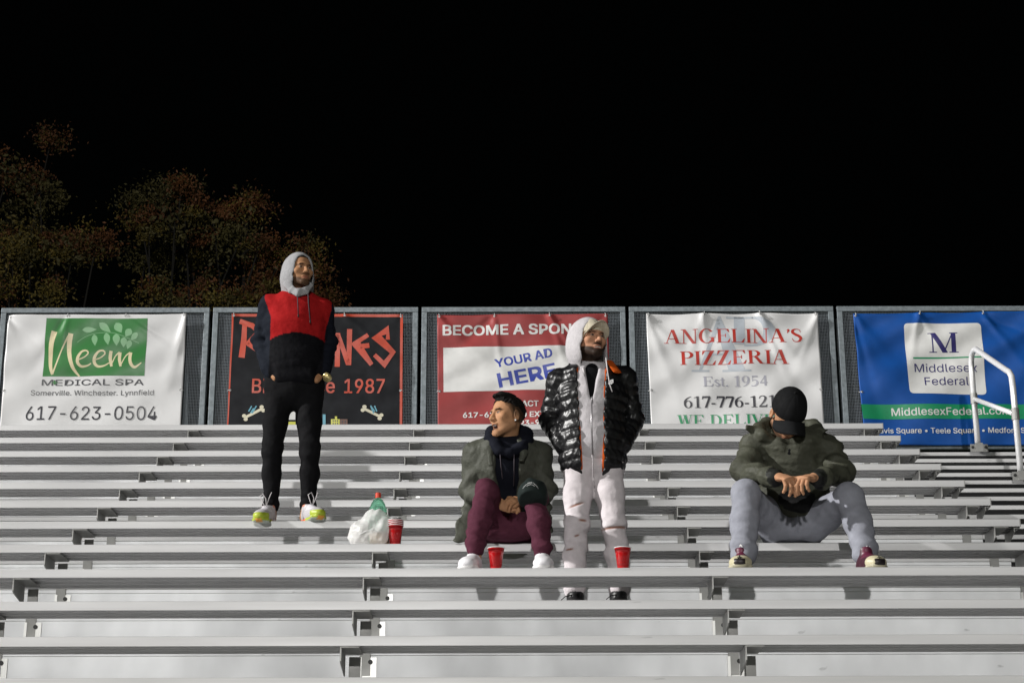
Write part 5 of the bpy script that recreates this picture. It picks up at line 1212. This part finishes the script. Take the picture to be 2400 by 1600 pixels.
for a_, sd in (('armL', 1), ('armR', 2)): F.disp(crease(K[a_][1][0], K[a_][2][0]-K[a_][0][0], .16, .013, 52, sd)); F.disp(crease(K[a_][0][0]-V3(0, .05, .03), K[a_][1][0]-K[a_][0][0], .14, .011, 50, sd+4)); F.disp(crease(K[a_][2][0], K[a_][2][0]-K[a_][1][0], .09, .007, 80, sd+9))
def colD(P):
    c = np.tile([.056, .058, .042], (len(P), 1)).astype(float)
    for a_ in ('armL', 'armR'): p = K[a_][3][0]; m = np.linalg.norm(P-p, axis=1) < .056; c[m] = [.012, .013, .011]
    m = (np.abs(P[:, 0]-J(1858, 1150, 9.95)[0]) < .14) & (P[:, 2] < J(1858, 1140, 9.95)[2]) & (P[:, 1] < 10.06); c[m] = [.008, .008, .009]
    return c
garment('parka', F, 'shell', D_, colD)
F = Field(*bbox([J(1850, 1030, 10.)], .15), .006); F.chain([(J(1853, 1030, 10.06), (.062, .06)), (J(1850, 1066, 10.04), (.040, .05))], .03); garment('collar_lining', F, 'cloth', D_, flat((.007, .007, .008)))
sy = surf_y(D_.children[-2], *J(1837, 1068, 9.95)[[0, 2]]); tubepart('snap', [J(1837, 1068, 9.95)*[1, 0, 1]+[0, sy+.004, 0], J(1837, 1068, 9.95)*[1, 0, 1]+[0, sy-.006, 0]], .006, 'zip', D_)
lo, hi = bbox([J(1715, 1120, 9.9), J(2050, 1305, 9.9), hL+V3(0, .12, -.1)], .16); F = Field(lo, hi, .0062)
F.op(seg(hL, hR, .108, .108), .05)
for l_ in ('legL', 'legR'): F.chain([(p, r*1.03) for p, r in K[l_]], .04); p = K[l_][-1][0]; F.op(seg(p, p-V3(0, 0, .03), .071, .074), .012)
F.op(seg((hL+hR)/2+V3(-.10, -.15, -.01), (hL+hR)/2+V3(.10, -.15, -.01), .085, .085), .06)
F.keep(lambda X, Y, Z: np.where(Y > DY(7)-.012, zb7+.001-Z, -.5)+0*X, .004)
F.disp(folds(67, .0045, 17, (1, 1, 1.), .8)); F.disp(folds(68, .0018, 44, (1, 1, 1.), .8))
for l_, sd in (('legL', 1), ('legR', 2)): F.disp(crease(K[l_][-1][0]+V3(0, -.03, .03), (.2, 0, 1), .10, .008, 75, sd)); F.disp(crease((hL if sd == 1 else hR)+V3(0, -.14, .02), (.8, 0, .6), .13, .006, 55, sd+3))
F.op(seg((hL+hR)/2+V3(0, -.25, .03), (hL+hR)/2+V3(0, -.245, -.06), .004, .004), .012)
garment('jeans', F, 'denim', D_, flat((.25, .258, .298)))
def accD(t, y, z, c):
    c[(z < .075) & (t > .70)] = [.50, .46, .31]; c[(z < .052) & (t > .78) & (np.abs(y) < .030)] = [.012, .008, .010]; c[(t > .36) & (t < .66) & (z > .075)] = [.10, .012, .035]; return c
for h_, t_, lc in ((heelL, toeL, 1), (heelR, toeR, 1)):
    o, G = shoe(D_, h_, t_, None, (.045, .008, .018), (.42, .39, .28), wdt=1.22, accent=accD, high=True)
    def figure(c0, ex, ez, s_):           # small leaping figure mark
        m_ = MB(); q = lambda a, b: c0+ex*a*s_+ez*b*s_-np.array(D_.location)
        for pts in (((-.1, .1), (.0, .5), (.1, .9)), ((.0, .45), (.55, .25)), ((0, .45), (-.5, .2)), ((.0, .1), (.6, -.35)), ((0, .1), (-.7, -.4)), ((0, .45), (0, .0))): m_.tube([q(*p) for p in pts], .0022, 5)
        m_.tube([q(.02, .62), q(.03, .74)], .0034, 6); return m_
    f_ = unit(t_-h_); ex = np.cross(f_, V3(0, 0, 1)); ez = unit(V3(0, 0, 1)*.75-f_*.6)
    figure(G(.955, 0, .054), -ex*-1, ez, .022).build('toe_mark', M['dark'], o)
    figure(G(.40, 0, .148), -ex*-1, unit(V3(0, 0, 1)*.9-f_*.4), .014).build('tongue_mark', M['cuprim'], o)
